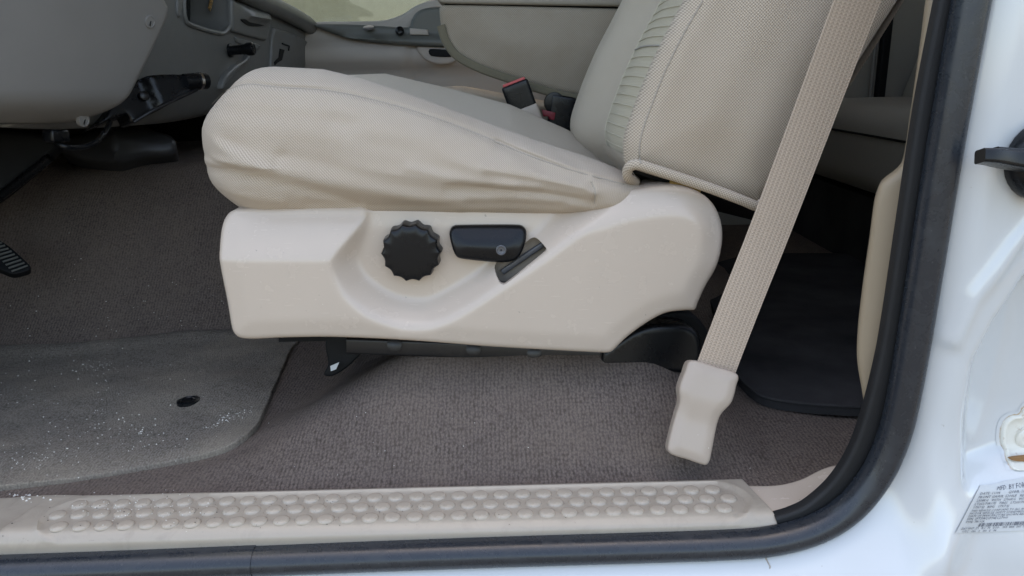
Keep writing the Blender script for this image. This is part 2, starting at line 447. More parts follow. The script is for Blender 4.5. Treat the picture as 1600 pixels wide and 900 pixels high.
m_mat = carpet('grey_mat_carpet', (.225, .196, .165), .0040, .45, 430, .6)
m_rmat = plastic('black_mat_carpet', (.042, .041, .042), 1.0, 700, 1.0, .3, .02)
m_head = plastic('pale_headliner', (.36, .33, .28), .9, 600, .4, .03, .1)

def rubber():
    b = NB('black_seal_rubber'); o = b.obj()
    d = b.ramp(b.noise(o, 55, 6, .7, .4), [(.48, 0), (.72, 1)]); sp = b.ramp(b.noise(o, 420, 2), [(.68, 0), (.74, 1)])
    c = b.mix(b.math('MULTIPLY', d, .14), (.015, .019, .025), (.07, .075, .08)); c = b.mix(b.math('MULTIPLY', sp, .18), c, (.3, .29, .27))
    return b.out(c, b.math('MULTIPLY_ADD', d, .15, .27), b.bump(b.noise(o, 500, 2), .08, .0005), .5)
m_rub = rubber()
def paint():
    b = NB('white_body_paint'); o = b.obj()
    g = b.math('MULTIPLY', b.ramp(b.noise(o, 5, 5, .6), [(.45, 0), (.75, 1)]), .22)
    c = b.mix(g, (.55, .57, .575), (.47, .485, .46))
    sp = b.math('MULTIPLY', b.ramp(b.noise(o, 160, 2), [(.76, 0), (.79, 1)]), .5); c = b.mix(sp, c, (.25, .22, .18))
    b.b.inputs['Coat Weight'].default_value = 1.0; b.b.inputs['Coat Roughness'].default_value = .06
    return b.out(c, .22, None, .5)
m_paint = paint()
def rusty():
    b = NB('cream_paint_with_rust'); o = b.obj(); g = b.n('ShaderNodeNewGeometry')
    e = b.ramp(g.outputs['Pointiness'], [(.40, 1), (.49, 0)])
    f = b.math('MULTIPLY', b.ramp(b.noise(o, 60, 5, .7), [(.60, 0), (.70, 1)]), .8)
    c = b.mix(f, (.72, .70, .62), (.34, .20, .09))
    return b.out(c, .45, b.bump(b.noise(o, 300, 3), .2, .0006), .4)
m_rust = rusty()
def glass(name, tint):
    b = NB(name); t = b.t; tr = b.n('ShaderNodeBsdfTransparent'); tr.inputs[0].default_value = (*tint, 1)
    gl = b.n('ShaderNodeBsdfGlossy'); gl.inputs['Roughness'].default_value = .02; fr = b.n('ShaderNodeFresnel'); fr.inputs[0].default_value = 1.45
    mx = b.n('ShaderNodeMixShader'); b.l(fr.outputs[0], mx.inputs[0]); b.l(tr.outputs[0], mx.inputs[1]); b.l(gl.outputs[0], mx.inputs[2])
    b.l(mx.outputs[0], t.nodes['Material Output'].inputs[0]); return b.m
m_glass = glass('clear_glass', (.86, .9, .87)); m_tint = glass('tinted_glass', (.75, .75, .69))
m_wall = plastic('sage_rendered_wall', (.42, .40, .30), .9, 60, .5, .06, .1)
m_ground = plastic('weathered_asphalt', (.07, .068, .063), .9, 90, .5, .1, .1)
m_paper = NB('label_paper').out((.50, .515, .515), .45, None, .4)
m_ink = NB('black_ink').out((.13, .14, .165), .6, None, .2)
m_crumb = NB('pale_crumb').out((.72, .69, .62), .8, None, .3)
m_dark_crumb = NB('dark_grit').out((.05, .045, .04), .9, None, .3)
m_thread = fabric('seam_thread', (.62, .56, .43), .002, 'rows', .3)
m_groove = plastic('shadow_gap_black', (.01, .01, .01), .9, 500, .1, .1, .1)

# ------------------------------------------------------------------ the setting outside
ground = link('ground', mesh('ground', [(-60, -60, 0), (60, -60, 0), (60, 60, 0), (-60, 60, 0)], [(0, 1, 2, 3)], [(0, 0), (1, 0), (1, 1), (0, 1)]), m_ground); tag(ground, kind='structure')
wallo = slab('boundary_wall', [(-30, 9, 0), (30, 9, 0), (30, 9, 5), (-30, 9, 5)], (0, 1, 0), .3, m_wall)
tag(wallo, 'plain sage green wall seen through the far side window', 'wall')

# ------------------------------------------------------------------ heights of the sill and floor
ZS = PY(600, 818, 0.0).z             # top of the sill plate
ZF = ZS - .014                        # carpet beside it
Y_IN = PZ(600, 762, ZS).y
def floor_z(x, y):
    z = np.full_like(x, ZF)
    z = z + .006 * np.sin(x * 5 + 1) * sstep(.12, .3, y)
    # platform under the seat
    px0 = -.47 + .45 * np.clip(y - .10, 0, .4)
    plat = sstep(px0, px0 + .30, x) * (1 - sstep(.17, .335, x))
    z = z + .108 * plat * sstep(Y_IN + .00, Y_IN + .21, y)
    # gearbox tunnel and toe board
    z = np.maximum(z, ZF + .30 * sstep(.62, 1.0, y + .10 * sstep(-.2, -1.0, x) - .0) * (1 - sstep(1.5, 1.8, y)) * (1 - sstep(-.1, .6, x)))
    z = z + .55 * np.clip(-.95 - x, 0, 1)
    return z + .0012 * np.sin(x * 37 + 3 * np.sin(y * 19)) * np.sin(y * 41)
nx, ny = 260, 150
xs = np.linspace(-1.45, 1.62, nx); ys = np.r_[np.linspace(Y_IN - .012, .5, 90), np.linspace(.51, 1.62, ny - 90)]
gx, gy = np.meshgrid(xs, ys); gz = floor_z(gx, gy)
idx = np.arange(nx * ny).reshape(ny, nx)
q = np.stack([idx[:-1, :-1], idx[:-1, 1:], idx[1:, 1:], idx[1:, :-1]], -1).reshape(-1, 4)
carp = link('carpet_floor', mesh('carpet_floor', np.c_[gx.ravel(), gy.ravel(), gz.ravel()], q, np.c_[gx.ravel(), gy.ravel()]), m_carpet)
tag(carp, 'taupe loop carpet lining the cab floor', None, None, 'structure')

# ------------------------------------------------------------------ truck body: painted opening, roof, back, windscreen
body = thing('truck_cab', 'white painted truck cab with the pillar and sill of the open doorway', 'truck cab', (0, -.03, ZS - .3))
SEAL = [(-60, 893), (60, 889), (200, 884), (400, 876), (600, 868), (800, 861), (1000, 855), (1120, 851), (1200, 845), (1270, 827), (1325, 794), (1368, 742), (1396, 680), (1413, 610), (1434, 490), (1461, 320), (1486, 170), (1517, 0), (1546, -140), (1602, -400)]
LIP = [(1212, 816), (1238, 808), (1268, 793), (1308, 757), (1340, 708), (1362, 650), (1383, 570), (1398, 490), (1424, 320), (1450, 155), (1481, 0), (1511, -140), (1568, -400)]
pocket = np.array([(1512, 560), (1545, 500), (1600, 440), (1680, 400), (1800, 400), (1800, 728), (1497, 733), (1500, 640)], float)

def body_h(a, b, d, u, v):
    Q = np.c_[u, v]
    s = seg_dist(Q, pocket) * np.where(inside(Q, pocket), 1, -1)
    h = -.028 * sstep(-24, 22, s)
    low = sstep(640, 850, v) * (1 - sstep(1320, 1520, u) * .75)
    h = h + low * np.clip(d - .004, 0, .2) * 1.0
    side = sstep(1380, 1440, u)
    h = h + side * .022 * sstep(0, .035, d) * (1 - sstep(.05, .12, d))
    # a raised crease running down from the upper right
    cr = np.array([(1470, 520), (1500, 455), (1560, 380), (1620, 320)], float)
    h = h + .006 * np.exp(-(seg_dist(Q, cr, False) / 14) ** 2)
    low2 = np.array([(1330, 880), (1430, 820), (1490, 770)], float)
    h = h + .004 * np.exp(-(seg_dist(Q, low2, False) / 22) ** 2)
    return h
Y_BODY = -.012
outl = [(-120, 894)] + [(u, v + 3) for u, v in SEAL[1:-1]] + [(1606, -420, 1), (1860, -420, 1), (1860, 1080, 1), (-120, 1080, 1)]
body_panel = relief('body_side', outl, (0, Y_BODY, ZS), (0, -1, 0), m_paint, body, sp=.0046, r=.0, thick=.02, h=body_h, dense=False)
XB0, XB1, ZR, Y_FAR = .60, 1.62, 2.06, 1.68
slab('roof', [(-.75, .10, ZR), (XB1, .10, ZR), (XB1, Y_FAR, ZR), (-.75, Y_FAR, ZR)], (0, 0, 1), .05, m_head, body)
slab('rear_wall', [(XB1, .0, .35), (XB1, Y_FAR, .35), (XB1, Y_FAR, 1.55), (XB1, .0, 1.55)], (1, 0, 0), .05, m_head, body)
slab('rear_side_panel', [(.68, .05, .45), (XB1, .05, .45), (XB1, .05, ZR), (.74, .05, ZR)], (0, -1, 0), .04, m_head, body)
slab('hinge_pillar', [(-1.45, .02, .45), (-.92, .02, .45), (-.95, .02, 1.62), (-1.45, .02, 1.62)], (0, -1, 0), .04, m_paint, body)  # out of view; added to hold daylight back from the footwell
slab('firewall', [(-1.45, 0, .45), (-1.45, Y_FAR, .45), (-1.45, Y_FAR, 1.5), (-1.45, 0, 1.5)], (-1, 0, 0), .03, m_blackm, body)
slab('cowl', [(-1.45, 0, 1.5), (-1.45, Y_FAR, 1.5), (-1.0, Y_FAR, 1.5), (-1.0, 0, 1.5)], (0, 0, 1), .02, m_blackm, body)
slab('dash_top', [(-1.0, .1, 1.52), (-.64, .1, 1.52), (-.64, 1.5, 1.52), (-1.0, 1.5, 1.52)], (0, 0, 1), .02, m_dash, body)
slab('windshield', [(-1.3, .02, 1.52), (-1.3, Y_FAR, 1.52), (-.76, Y_FAR, ZR), (-.76, .02, ZR)], (-1, 0, .6), .005, m_glass, body)
slab('far_roof_rail', [(-.75, Y_FAR, ZR - .12), (XB1, Y_FAR, ZR - .12), (XB1, Y_FAR, ZR), (-.75, Y_FAR, ZR)], (0, 1, 0), .04, m_head, body)
slab('far_kick_panel', [(-1.44, 1.54, .45), (-.66, 1.54, .45), (-.66, 1.54, 1.25), (-1.44, 1.54, 1.25)], (0, 1, 0), .03, m_blackm, body)
slab('far_quarter_panel', [(.62, Y_FAR, .6), (XB1, Y_FAR, .6), (XB1, Y_FAR, ZR - .121), (.62, Y_FAR, ZR - .121)], (0, 1, 0), .04, m_head, body)  # left solid, added to keep the sun out and the rear dark

# seals, lip, pillar trim
seal = thing('door_seal', 'black rubber door seal running along the sill and up the pillar', 'door seal', PY(800, 870, -.02))
def bulb(rx, ry): return [(rx * math.cos(t) * (1.0 if math.cos(t) > 0 else .95), ry * max(math.sin(t), -.35)) for t in np.linspace(0, 2 * math.pi, 18, endpoint=False)]
sp_ = [PY(u, v, -.012) for u, v in SEAL]
def wsc(t): return 1.0
sweep('rubber_bulb', sp_[3:], bulb(.0152, .018), (0, -1, 0), m_rub, seal, n=10)
sweep('rubber_sleeve', sp_[:4], bulb(.0162, .0188), (0, -1, 0), m_rub, seal, n=8)
sweep('grained_lip', [PY(u, v, .004) for u, v in LIP], rrect(.0105, .008, .004), (0, -1, 0), m_lip, seal, n=10)
sweep('inner_flange', [PY(u, v, .012) for u, v in [(1205, 829), (1235, 820), (1262, 810), (1292, 795)]], rrect(.010, .008, .004), (0, -1, 0), m_lip, seal, n=6)

ptrim = thing('pillar_trim', 'tan plastic trim on the door pillar swelling out near the floor', 'pillar trim', PY(1355, 650, .03))
pt_out = [(1538, -400, 1), (1484, -150), (1452, -20), (1441, 60), (1427, 160), (1416, 235), (1410, 258), (1396, 272), (1378, 286), (1367, 315), (1358, 380), (1348, 450), (1340, 520), (1339, 565), (1346, 610), (1354, 655), (1368, 700), (1380, 690, 1), (1388, 560), (1414, 400), (1432, 290), (1452, 160), (1480, 0), (1511, -140), (1568, -400, 1)]
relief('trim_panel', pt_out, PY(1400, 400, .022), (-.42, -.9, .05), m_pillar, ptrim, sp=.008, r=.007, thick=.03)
rst = thing('rear_sill_trim', 'beige plastic trim between the tread plate and the rear pillar', 'sill trim', PZ(1250, 770, ZS))
def rst_h(a, b, d, u, v): return .010 * sstep(1215, 1320, u) * sstep(775, 735, v)
relief('trim_panel', [(1150, 756, 1), (1205, 757), (1248, 750), (1290, 738), (1350, 733, 1), (1345, 770), (1300, 796), (1230, 806, 1), (1200, 808, 1)], (0, .05, ZS - .004), (0, 0, 1), m_trim, rst, sp=.006, r=.004, thick=.02, h=rst_h)
lst = thing('front_sill_trim', 'dusty grey trim under the left end of the tread plate', 'sill trim', PZ(30, 800, ZS - .006))
relief('trim_panel', [(-120, 782, 1), (0, 777), (80, 772), (130, 772, 1), (60, 834, 1), (-120, 840, 1)], (0, .05, ZS - .007), (0, 0, 1), m_sill, lst, sp=.008, r=.003, thick=.02)

# tread plate
plate = thing('sill_plate', 'grey beige tread plate with three rows of raised round studs', 'tread plate', PZ(620, 800, ZS))
xa, xb = PZ(150, 800, ZS).x, PZ(1112, 780, ZS).x
def plate_h(a, b, d, u, v):
    P0 = np.array(PZ(620, 790, ZS)); x = a; y = b
    A = np.array(PZ(118, 806, ZS)[:2]) - O_P; B = np.array(PZ(1122, 780, ZS)[:2]) - O_P
    Q = np.c_[a, b]; ds = seg_dist(Q, np.array([A, B]), False); RS_ = abs(PZ(600, 776.5, ZS).y - PZ(600, 809, ZS).y) / 2 + .0125
    h = -.0022 * sstep(RS_ + .0012, RS_ - .0012, ds) + .0016 * np.exp(-((ds - RS_ - .003) / .0022) ** 2)
    e = np.clip(b - (Y_E - O_P[1]), 0, None)                  # distance from the outer edge
    h = h - np.where(e < .016, .016 - np.sqrt(np.maximum(.016 ** 2 - (.016 - np.minimum(e, .016)) ** 2, 0)), 0)
    return h
Y_E = PZ(600, 838, ZS - .012).y; Y_E = min(Y_E, .0)
O_P = np.array(PZ(620, 790, ZS)[:2])
def onplate(u, y): # pixel column u at world y on the plate
    lo, hi = 700, 900
    for _ in range(40):
        m = (lo + hi) / 2
        if PZ(u, m, ZS).y > y: lo = m
        else: hi = m
    return (u, lo)
pl = [(76, 775, 1), (600, 762), (1160, 748, 1), (1214, 802, 1), onplate(1216, Y_E) + (1,), onplate(600, Y_E), onplate(-60, Y_E) + (1,), (-60, 872, 1), (0, 836)]
pl = [(76, 775, 1), (340, 768.5), (600, 762), (880, 755), (1160, 748, 1)] + [onplate(1217, Y_E) + (1,)] + [onplate(u, Y_E) for u in (900, 600, 300)] + [onplate(-14, Y_E) + (1,)]
relief('plate', pl, tuple(PZ(620, 790, ZS)), (0, 0, 1), m_sill, plate, sp=.0045, r=.0012, thick=.040, h=plate_h)
prof = [(0, .0029), (.55, .0028), (.74, .0025), (.87, .0018), (.95, .0008), (1.0, -.0002), (1.0, -.001)]
bmv, bmf, nb = [], [], 18
for i, (r_, z_) in enumerate(prof):
    for j in range(nb if i else 1): t = 2 * math.pi * j / nb; bmv.append((0.0096 * r_ * math.cos(t), .0090 * r_ * math.sin(t), z_))
for j in range(nb): bmf.append((0, 1 + j, 1 + (j + 1) % nb))
for i in range(1, len(prof) - 1):
    for j in range(nb): a = 1 + (i - 1) * nb + j; b2 = 1 + (i - 1) * nb + (j + 1) % nb; bmf.append((a, a + nb, b2 + nb, b2))
stud_me = fix_normals(mesh('stud', bmv, bmf, [(v[0], v[1]) for v in bmv])); stud_me.materials.append(m_stud)
for (a, b2, n_) in (((124, 789), (1113, 765.5), 31), ((90, 805), (1138, 779), 32), ((92, 823), (1131, 794), 31)):
    A, B = PZ(*a, ZS - .0022), PZ(*b2, ZS - .0022)
    for i in range(n_): link('stud', stud_me, None, plate, loc=A.lerp(B, i / (n_ - 1)))

# ------------------------------------------------------------------ floor mats
mat_o = thing('floor_mat', 'worn grey carpet floor mat with dust and crumbs in the footwell', 'floor mat', PZ(250, 640, ZF))
def mat_h(a, b, d, u, v):
    P0 = PZ(250, 640, ZF)
    return np.clip(floor_z(a + P0.x, b + P0.y) - ZF, -.02, .010) + .0015 * np.sin(a * 14 + b * 9) + .004 * np.exp(-((u - 330 - (v - 560) * .6) / 60) ** 2) * sstep(0, .05, d) + .002 * np.sin(b * 31) * sstep(0, .03, d)
relief('mat_carpet', [(-160, 545), (-60, 515), (0, 505), (52, 497), (120, 503), (205, 512), (218, 522), (300, 518), (400, 519), (466, 524), (456, 540), (434, 590), (411, 645), (398, 672), (380, 690), (350, 703), (240, 724), (120, 743), (0, 760), (-160, 780, 1)], (PZ(250, 640, ZF).x, PZ(250, 640, ZF).y, ZF + .0075), (0, 0, 1), m_mat, mat_o, sp=.012, r=.002, thick=.008, h=mat_h)
pc = PZ(295, 629, ZF + .008); pc.z += float(floor_z(np.array([pc.x]), np.array([pc.y]))[0]) - ZF + .002
lathe('eyelet', [(.017, -.004), (.0165, .001), (.012, .0025), (.010, .0005), (.0, .0)], pc, (0, 0, 1), m_black, mat_o, 24)
rear_mat = thing('rear_floor_mat', 'black floor mat behind the seat with a raised curved edge', 'floor mat', PZ(1260, 600, ZF))
relief('mat_sheet', [(1130, 520), (1138, 560), (1152, 585), (1172, 606), (1200, 622), (1262, 631), (1360, 637), (1460, 640, 1), (1460, 395, 1), (1180, 395, 1), (1100, 420)], (PZ(1260, 600, ZF).x, PZ(1260, 600, ZF).y, ZF + .018), (0, 0, 1), m_rmat, rear_mat, sp=.02, r=.003, thick=.014)
sweep('bound_edge', [PZ(u, v, ZF + .018) for u, v in [(1138, 560), (1152, 585), (1172, 606), (1200, 622), (1262, 631), (1360, 637), (1430, 640)]], circ(.0026, 8), (0, 0, 1), m_rmat, rear_mat, n=6)

# ------------------------------------------------------------------ driver's seat
seat = thing('driver_seat', 'beige cloth driver seat with a moulded plastic side trim', 'seat', (0, .45, ZF + .11))
Y_T = .218; HL = .038
LIPR = spline([(538, 290), (534, 349), (516, 412), (531, 457), (562, 488), (600, 509), (640, 517), (680, 513), (731, 487), (787, 450), (844, 412), (900, 371), (950, 332), (1000, 285, 1), (760, 250, 1)], n=8)
def trim_h(a, b, d, u, v):
    Q = np.c_[u, v]
    s = seg_dist(Q, LIPR) * np.where(inside(Q, LIPR), 1, -1)
    wv = 40 - 14 * sstep(560, 470, u) * sstep(470, 400, v)
    out = 1 - sstep(-6, wv, s)
    # soft shelf on the front block: it leans back above the ledge
    bev = .18 + .82 * np.clip((v - 345) / (410 - 345), 0, 1)
    bev = np.where(u < 620, smin(bev, np.ones_like(bev), .12), 1)
    h = HL * smin(out, bev, .12)
    # rounded shoulder of the rear lobe
    h = h - .012 * sstep(.035, 0, d) * sstep(880, 960, u) * sstep(420, 330, v)
    h = h - .004 * sstep(.03, 0, d)
    return h
T_OUT = [(338, 372), (339, 352), (346, 341), (362, 336), (460, 333), (600, 331), (740, 331), (850, 334), (890, 332), (925, 322), (960, 309), (1000, 300), (1045, 295), (1080, 299), (1108, 313), (1125, 336), (1131, 362), (1128, 390), (1118, 418), (1102, 446), (1090, 472), (1085, 483), (1070, 484), (1040, 488), (1012, 502), (980, 525), (957, 547), (948, 550), (900, 548), (760, 540), (640, 531), (520, 526), (440, 527), (395, 529), (374, 526), (364, 514), (356, 470), (346, 420)]
T_OUT = [(800 + (u - 800) * 1.013, 112 + (v - 112) * (1.0 + .013 * (v > 400))) for u, v in T_OUT]
SLOT = [(774, 412), (781, 431), (790, 432), (851, 385), (852, 380), (838, 370), (829, 372), (800, 396)]
SLOT = [(800 + (u - 800) * 1.041, 112 + (v - 112) * 1.041) for u, v in SLOT]
trim = relief('side_trim', T_OUT, (0, Y_T - HL, 1.0), (0, -1, 0), m_trim, seat, sp=.0040, r=.007, thick=.05 + HL, h=lambda a, b, d, u, v: trim_h(a, b, d, u, v) - HL, holes=[SLOT], hole_depth=.008)
def at_trim(u, v, dy=0): # a point on the trim's recess floor
    return PY(u, v, Y_T - dy)
# behind the slot: bracket and felt
slab('slot_backing', [PY(u, v, Y_T + .0085) for u, v in ((760, 360), (870, 360), (870, 440), (760, 440))], (0, 1, 0), .003, m_felt, seat)
sweep('slot_arm', [PY(785, 425, Y_T + .005), PY(815, 404, Y_T + .004), PY(848, 382, Y_T + .005)], rrect(.0036, .003, .002), (0, -1, 0), m_screw, seat, n=4)
# scalloped knob
kc = at_trim(646, 388, -.004)
def lobes(t, z): return 1 if z > .0262 else 1.035 - .085 * abs(math.sin(7 * t)) ** (1.0 if z > .016 else 1.6)
k = lathe('adjuster_knob', [(.0362, 0), (.0362, .010), (.0358, .017), (.0354, .0225), (.0344, .0248), (.0325, .0260), (.024, .0268), (.012, .0272), (.0, .0273)], kc, (-.02, -1, -.03), m_black, seat, 196, lobes)
# recliner lever
lev = relief('recliner_lever', [(701, 368), (706, 357), (720, 355), (812, 355), (822, 362), (822, 376), (813, 400), (799, 410), (772, 411), (718, 405), (710, 398)], (0, Y_T - .020, 1.0), (0, -1, .02), m_black, seat, sp=.004, r=.0055, thick=.018, h=lambda a, b, d, u, v: .004 * sstep(0, .02, d) - .009 * sstep(392, 352, v))
sc = PY(783, 391, Y_T - .0245)
lathe('screw', [(.0062, -.002), (.0062, .0008), (.0054, .0012), (.0046, -.0006), (.0040, -.0010), (.0014, -.0008), (.0012, -.0018), (0, -.0018)], sc, (0, -1, 0), m_screw, lev, 20)

# cushion
XF, XR_, YN, YFAR2 = PY(294, 250, .205).x, PY(1040, 300, .22).x, .200, .72
LX = XR_ - XF
top_pts = [(300, 112), (380, 106), (430, 104), (505, 108), (560, 121), (629, 143), (730, 180), (831, 217), (909, 242), (985, 268), (1060, 296)]
tp = [PY(u, v, YN + .075) for u, v in top_pts]; tx, tz = [p.x for p in tp], [p.z for p in tp]
far_pts = [(300, 118), (500, 122), (545, 117), (600, 115), (696, 137), (797, 164), (882, 201), (960, 240), (1060, 290)]
fp = [PY(u, v, YFAR2 - .09) for u, v in far_pts]; fx, fz = [p.x for p in fp], [p.z for p in fp]
ZB = PY(600, 352, YN + .02).z
HZ = .20
FOLDS = [ # (polyline in the photograph, depth, width)
    ([(320, 262), (350, 268), (420, 278), (500, 300), (560, 318)], -0.0095, 7),
    ([(318, 250), (350, 254), (400, 262), (480, 280), (600, 300), (720, 322)], 0.0085, 10),
    ([(322, 225), (360, 240), (440, 250), (540, 268), (700, 290)], 0.0057, 14),
    ([(330, 205), (380, 232), (440, 246)], -0.0025, 9),
    ([(440, 245), (520, 262), (620, 285), (760, 300)], -0.0053, 12),
    ([(335, 170), (400, 178), (480, 185), (560, 192)], -0.0034, 8),
    ([(520, 190), (580, 215), (680, 232), (780, 240)], -0.0042, 16),
    ([(700, 190), (780, 215), (850, 240), (900, 255)], -0.0057, 12),
    ([(780, 225), (850, 262), (905, 280)], -0.0085, 9),
    ([(820, 225), (880, 255), (925, 275)], 0.0076, 8),
    ([(760, 262), (840, 275), (910, 290), (928, 300)], 0.0066, 9),
    ([(700, 296), (820, 300), (900, 312), (925, 318)], -0.0066, 7),
    ([(480, 318), (620, 322), (780, 318), (880, 322)], -0.0057, 6),
    ([(322, 200), (345, 226), (385, 250), (420, 262)], .0040, 6),
    ([(318, 240), (340, 254), (372, 262)], -.0045, 4),
    ([(317, 270), (345, 275), (385, 283)], .0045, 5),
    ([(560, 205), (660, 225), (740, 262), (800, 290)], .0030, 12),
    ([(640, 262), (740, 284), (840, 292)], .0035, 9),
    ([(870, 240), (905, 262), (922, 290)], -.0050, 6),
    ([(318, 285), (340, 290), (380, 305), (440, 315)], 0.0057, 8)]
FOLDS = [(spline(p, False, n=5), a, s) for p, a, s in FOLDS]
def cush_warp(V, N):
    x = V[:, 0] + XF; t = V[:, 1] / (YFAR2 - YN); w_ = V[:, 2] / HZ; yy = YN + V[:, 1]
    zn = np.interp(x, tx, tz); zf = np.interp(x, fx, fz)
    m = sstep(.12, .80, t); zt = zn * (1 - m) + zf * m
    zt = zt - .020 * np.sin(np.clip((t - .16) / .62, 0, 1) * math.pi) * sstep(0, .12, V[:, 0])
    z = ZB + w_ * (zt - ZB)
    # side bulges out between the crest and the trim, front leans
    y = yy - .010 * np.sin(np.clip(w_, 0, 1) * math.pi) * (1 - sstep(0, .12, V[:, 1]))
    x = x + .020 * sstep(.6, 1.0, w_) * sstep(.10, 0, V[:, 0]) + .012 * sstep(.35, 0, w_) * sstep(.10, 0, V[:, 0])
    P = np.c_[x, y, z]
    side = np.clip(-N[:, 1], 0, 1) ; side = np.where(np.abs(N).sum(1) < 1e-9, 0, side)
    u, v = proj(P); Q = np.c_[u, v]; g = np.zeros(len(P))
    near = V[:, 1] < .09
    for pl_, a, s in FOLDS:
        g[near] += a * np.exp(-(seg_dist(Q[near], pl_, False) / s) ** 2)
    SEAM = spline([(330, 165), (352, 142), (385, 131), (440, 136), (520, 142), (620, 165), (720, 198), (820, 240), (900, 268), (985, 292)], False, n=6)
    ds = seg_dist(Q[near], SEAM, False); g[near] += -.0045 * np.exp(-(ds / 3.4) ** 2) + .0016 * np.exp(-((ds - 7) / 5) ** 2)
    VS = np.array([(924, 284), (930, 300), (929, 318)], float); g[near] += -.003 * np.exp(-(seg_dist(Q[near], VS, False) / 2.5) ** 2)
    wgt = np.clip(-N[:, 1] * 1.0 - N[:, 0] * .6 + N[:, 2] * .3, 0, 1)
    g *= wgt * (V[:, 2] > .02) * (1 - .75 * sstep(.3, .85, -N[:, 0])) * 1.0
    P[:, 1] -= g * .85; P[:, 0] -= g * .3 * np.clip(-N[:, 0], 0, 1)
    return P
def cushion():
    V, Fc, N = rbox_data((LX, YFAR2 - YN, HZ), (.085, .075, .080), (150, 24, 26), 14)
    W = cush_warp(V.copy(), N)
    me = mesh('cushion', W, Fc); l = me.uv_layers.new(name='UVMap')
    rx, ry, rz = .085, .075, .080
    qz = np.clip((V[:, 2] - (HZ - rz)) / rz, 0, None); qy = np.clip((ry - V[:, 1]) / ry, 0, None); qx = np.clip((rx - V[:, 0]) / rx, 0, None)
    th = np.arctan2(qz, np.maximum(qy, 1e-6)) * (qz > 1e-6); tf = np.arctan2(qx, np.maximum(np.hypot(qy, qz), 1e-6)) * (qx > 1e-6)
    uv = np.c_[np.maximum(V[:, 0], rx) - rx * tf, np.minimum(V[:, 2], HZ - rz) + .078 * th + np.maximum(V[:, 1] - ry, 0)].astype(np.float32); li = np.empty(len(me.loops), np.int32); me.loops.foreach_get('vertex_index', li)
    l.data.foreach_set('uv', uv[li].ravel())
    me.materials.append(m_fab_cush); me.materials.append(m_fab_top)
    for p in me.polygons:
        c = V[list(p.vertices)].mean(0)
        if c[1] > .085 and c[2] > .12: p.material_index = 1
    return link('cushion', me, None, seat)
cush = cushion()

# backrest: near side panel, swept front and back, centre insert
B_OUT = [(986, 264), (979, 240), (981, 214), (992, 180), (1012, 128), (1040, 66), (1072, 6), (1108, -60), (1180, -190), (1300, -385), (1345, -420), (1555, -420), (1590, -385), (1545, -205), (1455, -60), (1413, 0), (1366, 74), (1320, 146), (1262, 236), (1215, 300), (1190, 326), (1178, 325), (1090, 297)]
Y_B, RB = .205, .024
def bside_h(a, b, d, u, v):
    Q = np.c_[u, v]
    sm = spline([(1003, 262), (999, 235), (1004, 205), (1018, 165), (1040, 110), (1070, 50), (1102, -10), (1140, -80)], False, n=6)
    sm2 = spline([(1192, 318), (1232, 250), (1290, 150), (1340, 60), (1380, -10), (1420, -80)], False, n=6)
    h = -.0022 * np.exp(-(seg_dist(Q, sm, False) / 2.6) ** 2) - .0022 * np.exp(-(seg_dist(Q, sm2, False) / 2.6) ** 2)
    h = h + .010 * sstep(0, .09, d)
    h = h + .0015 * np.sin(u / 23.) * np.sin(v / 31. + u / 60.)
    return h
back_side = relief('backrest_side', B_OUT, (0, Y_B, 1.2), (0, -1, 0), m_fab_side, seat, sp=.0055, r=RB, thick=.03, h=bside_h)
fr_px = [(1010, 300), (986, 264), (979, 240), (981, 214), (992, 180), (1012, 128), (1040, 66), (1072, 6), (1108, -60), (1180, -190), (1300, -385), (1345, -420)]
fr = spline([(p.x, p.z) for p in (PY(u, v, Y_B + RB) for u, v in fr_px)], False, n=8)
bk = [(p.x, p.z) for p in (PY(u, v, Y_B + RB) for u, v in [(1555, -420), (1590, -385), (1545, -205), (1455, -60), (1413, 0), (1366, 74), (1320, 146), (1262, 236), (1215, 300), (1190, 330)])]
def loft_front(name, y0, y1, ny_, fun, mat, parent, i0=0, i1=None, uvk=1.0):
    pts = fr[i0:i1]; V, U, Fc = [], [], []; L = np.r_[0, np.cumsum(np.linalg.norm(np.diff(pts, axis=0), axis=1))]
    for j, y in enumerate(np.linspace(y0, y1, ny_)):
        for i, (x, z) in enumerate(pts):
            V.append((x + fun(y, L[i]), y, z)); U.append((y, L[i]))
    n = len(pts)
    for j in range(ny_ - 1):
        for i in range(n - 1): a = j * n + i; Fc.append((a, a + n, a + n + 1, a + 1))
    return link(name, mesh(name, V, Fc, U), mat, parent)
Y_I0, Y_I1, Y_BF = .275, .455, .735
def f_near(y, s): return .007 * sstep(Y_B + RB + .01, Y_I0, y)
def f_ins(y, s):
    bulge = .006 * math.cos((y - Y_I0) / (Y_I1 - Y_I0) * math.pi * 2)
    row = abs(math.sin(s / .013 * math.pi)) ** .25 * .0006
    return .008 + bulge * .5 - row - .008 * (y - Y_I0) / (Y_I1 - Y_I0)
def f_far(y, s):
    t = (y - Y_I1) / (Y_BF - Y_I1)
    return .004 - .038 * sstep(0, .5, t) + .065 * max(0, t - .72) ** 2 / .078 * 1.0
loft_front('near_bolster', Y_B + RB - .001, Y_I0, 14, f_near, m_fab_side, seat)
ins = None
nfr = len(fr)
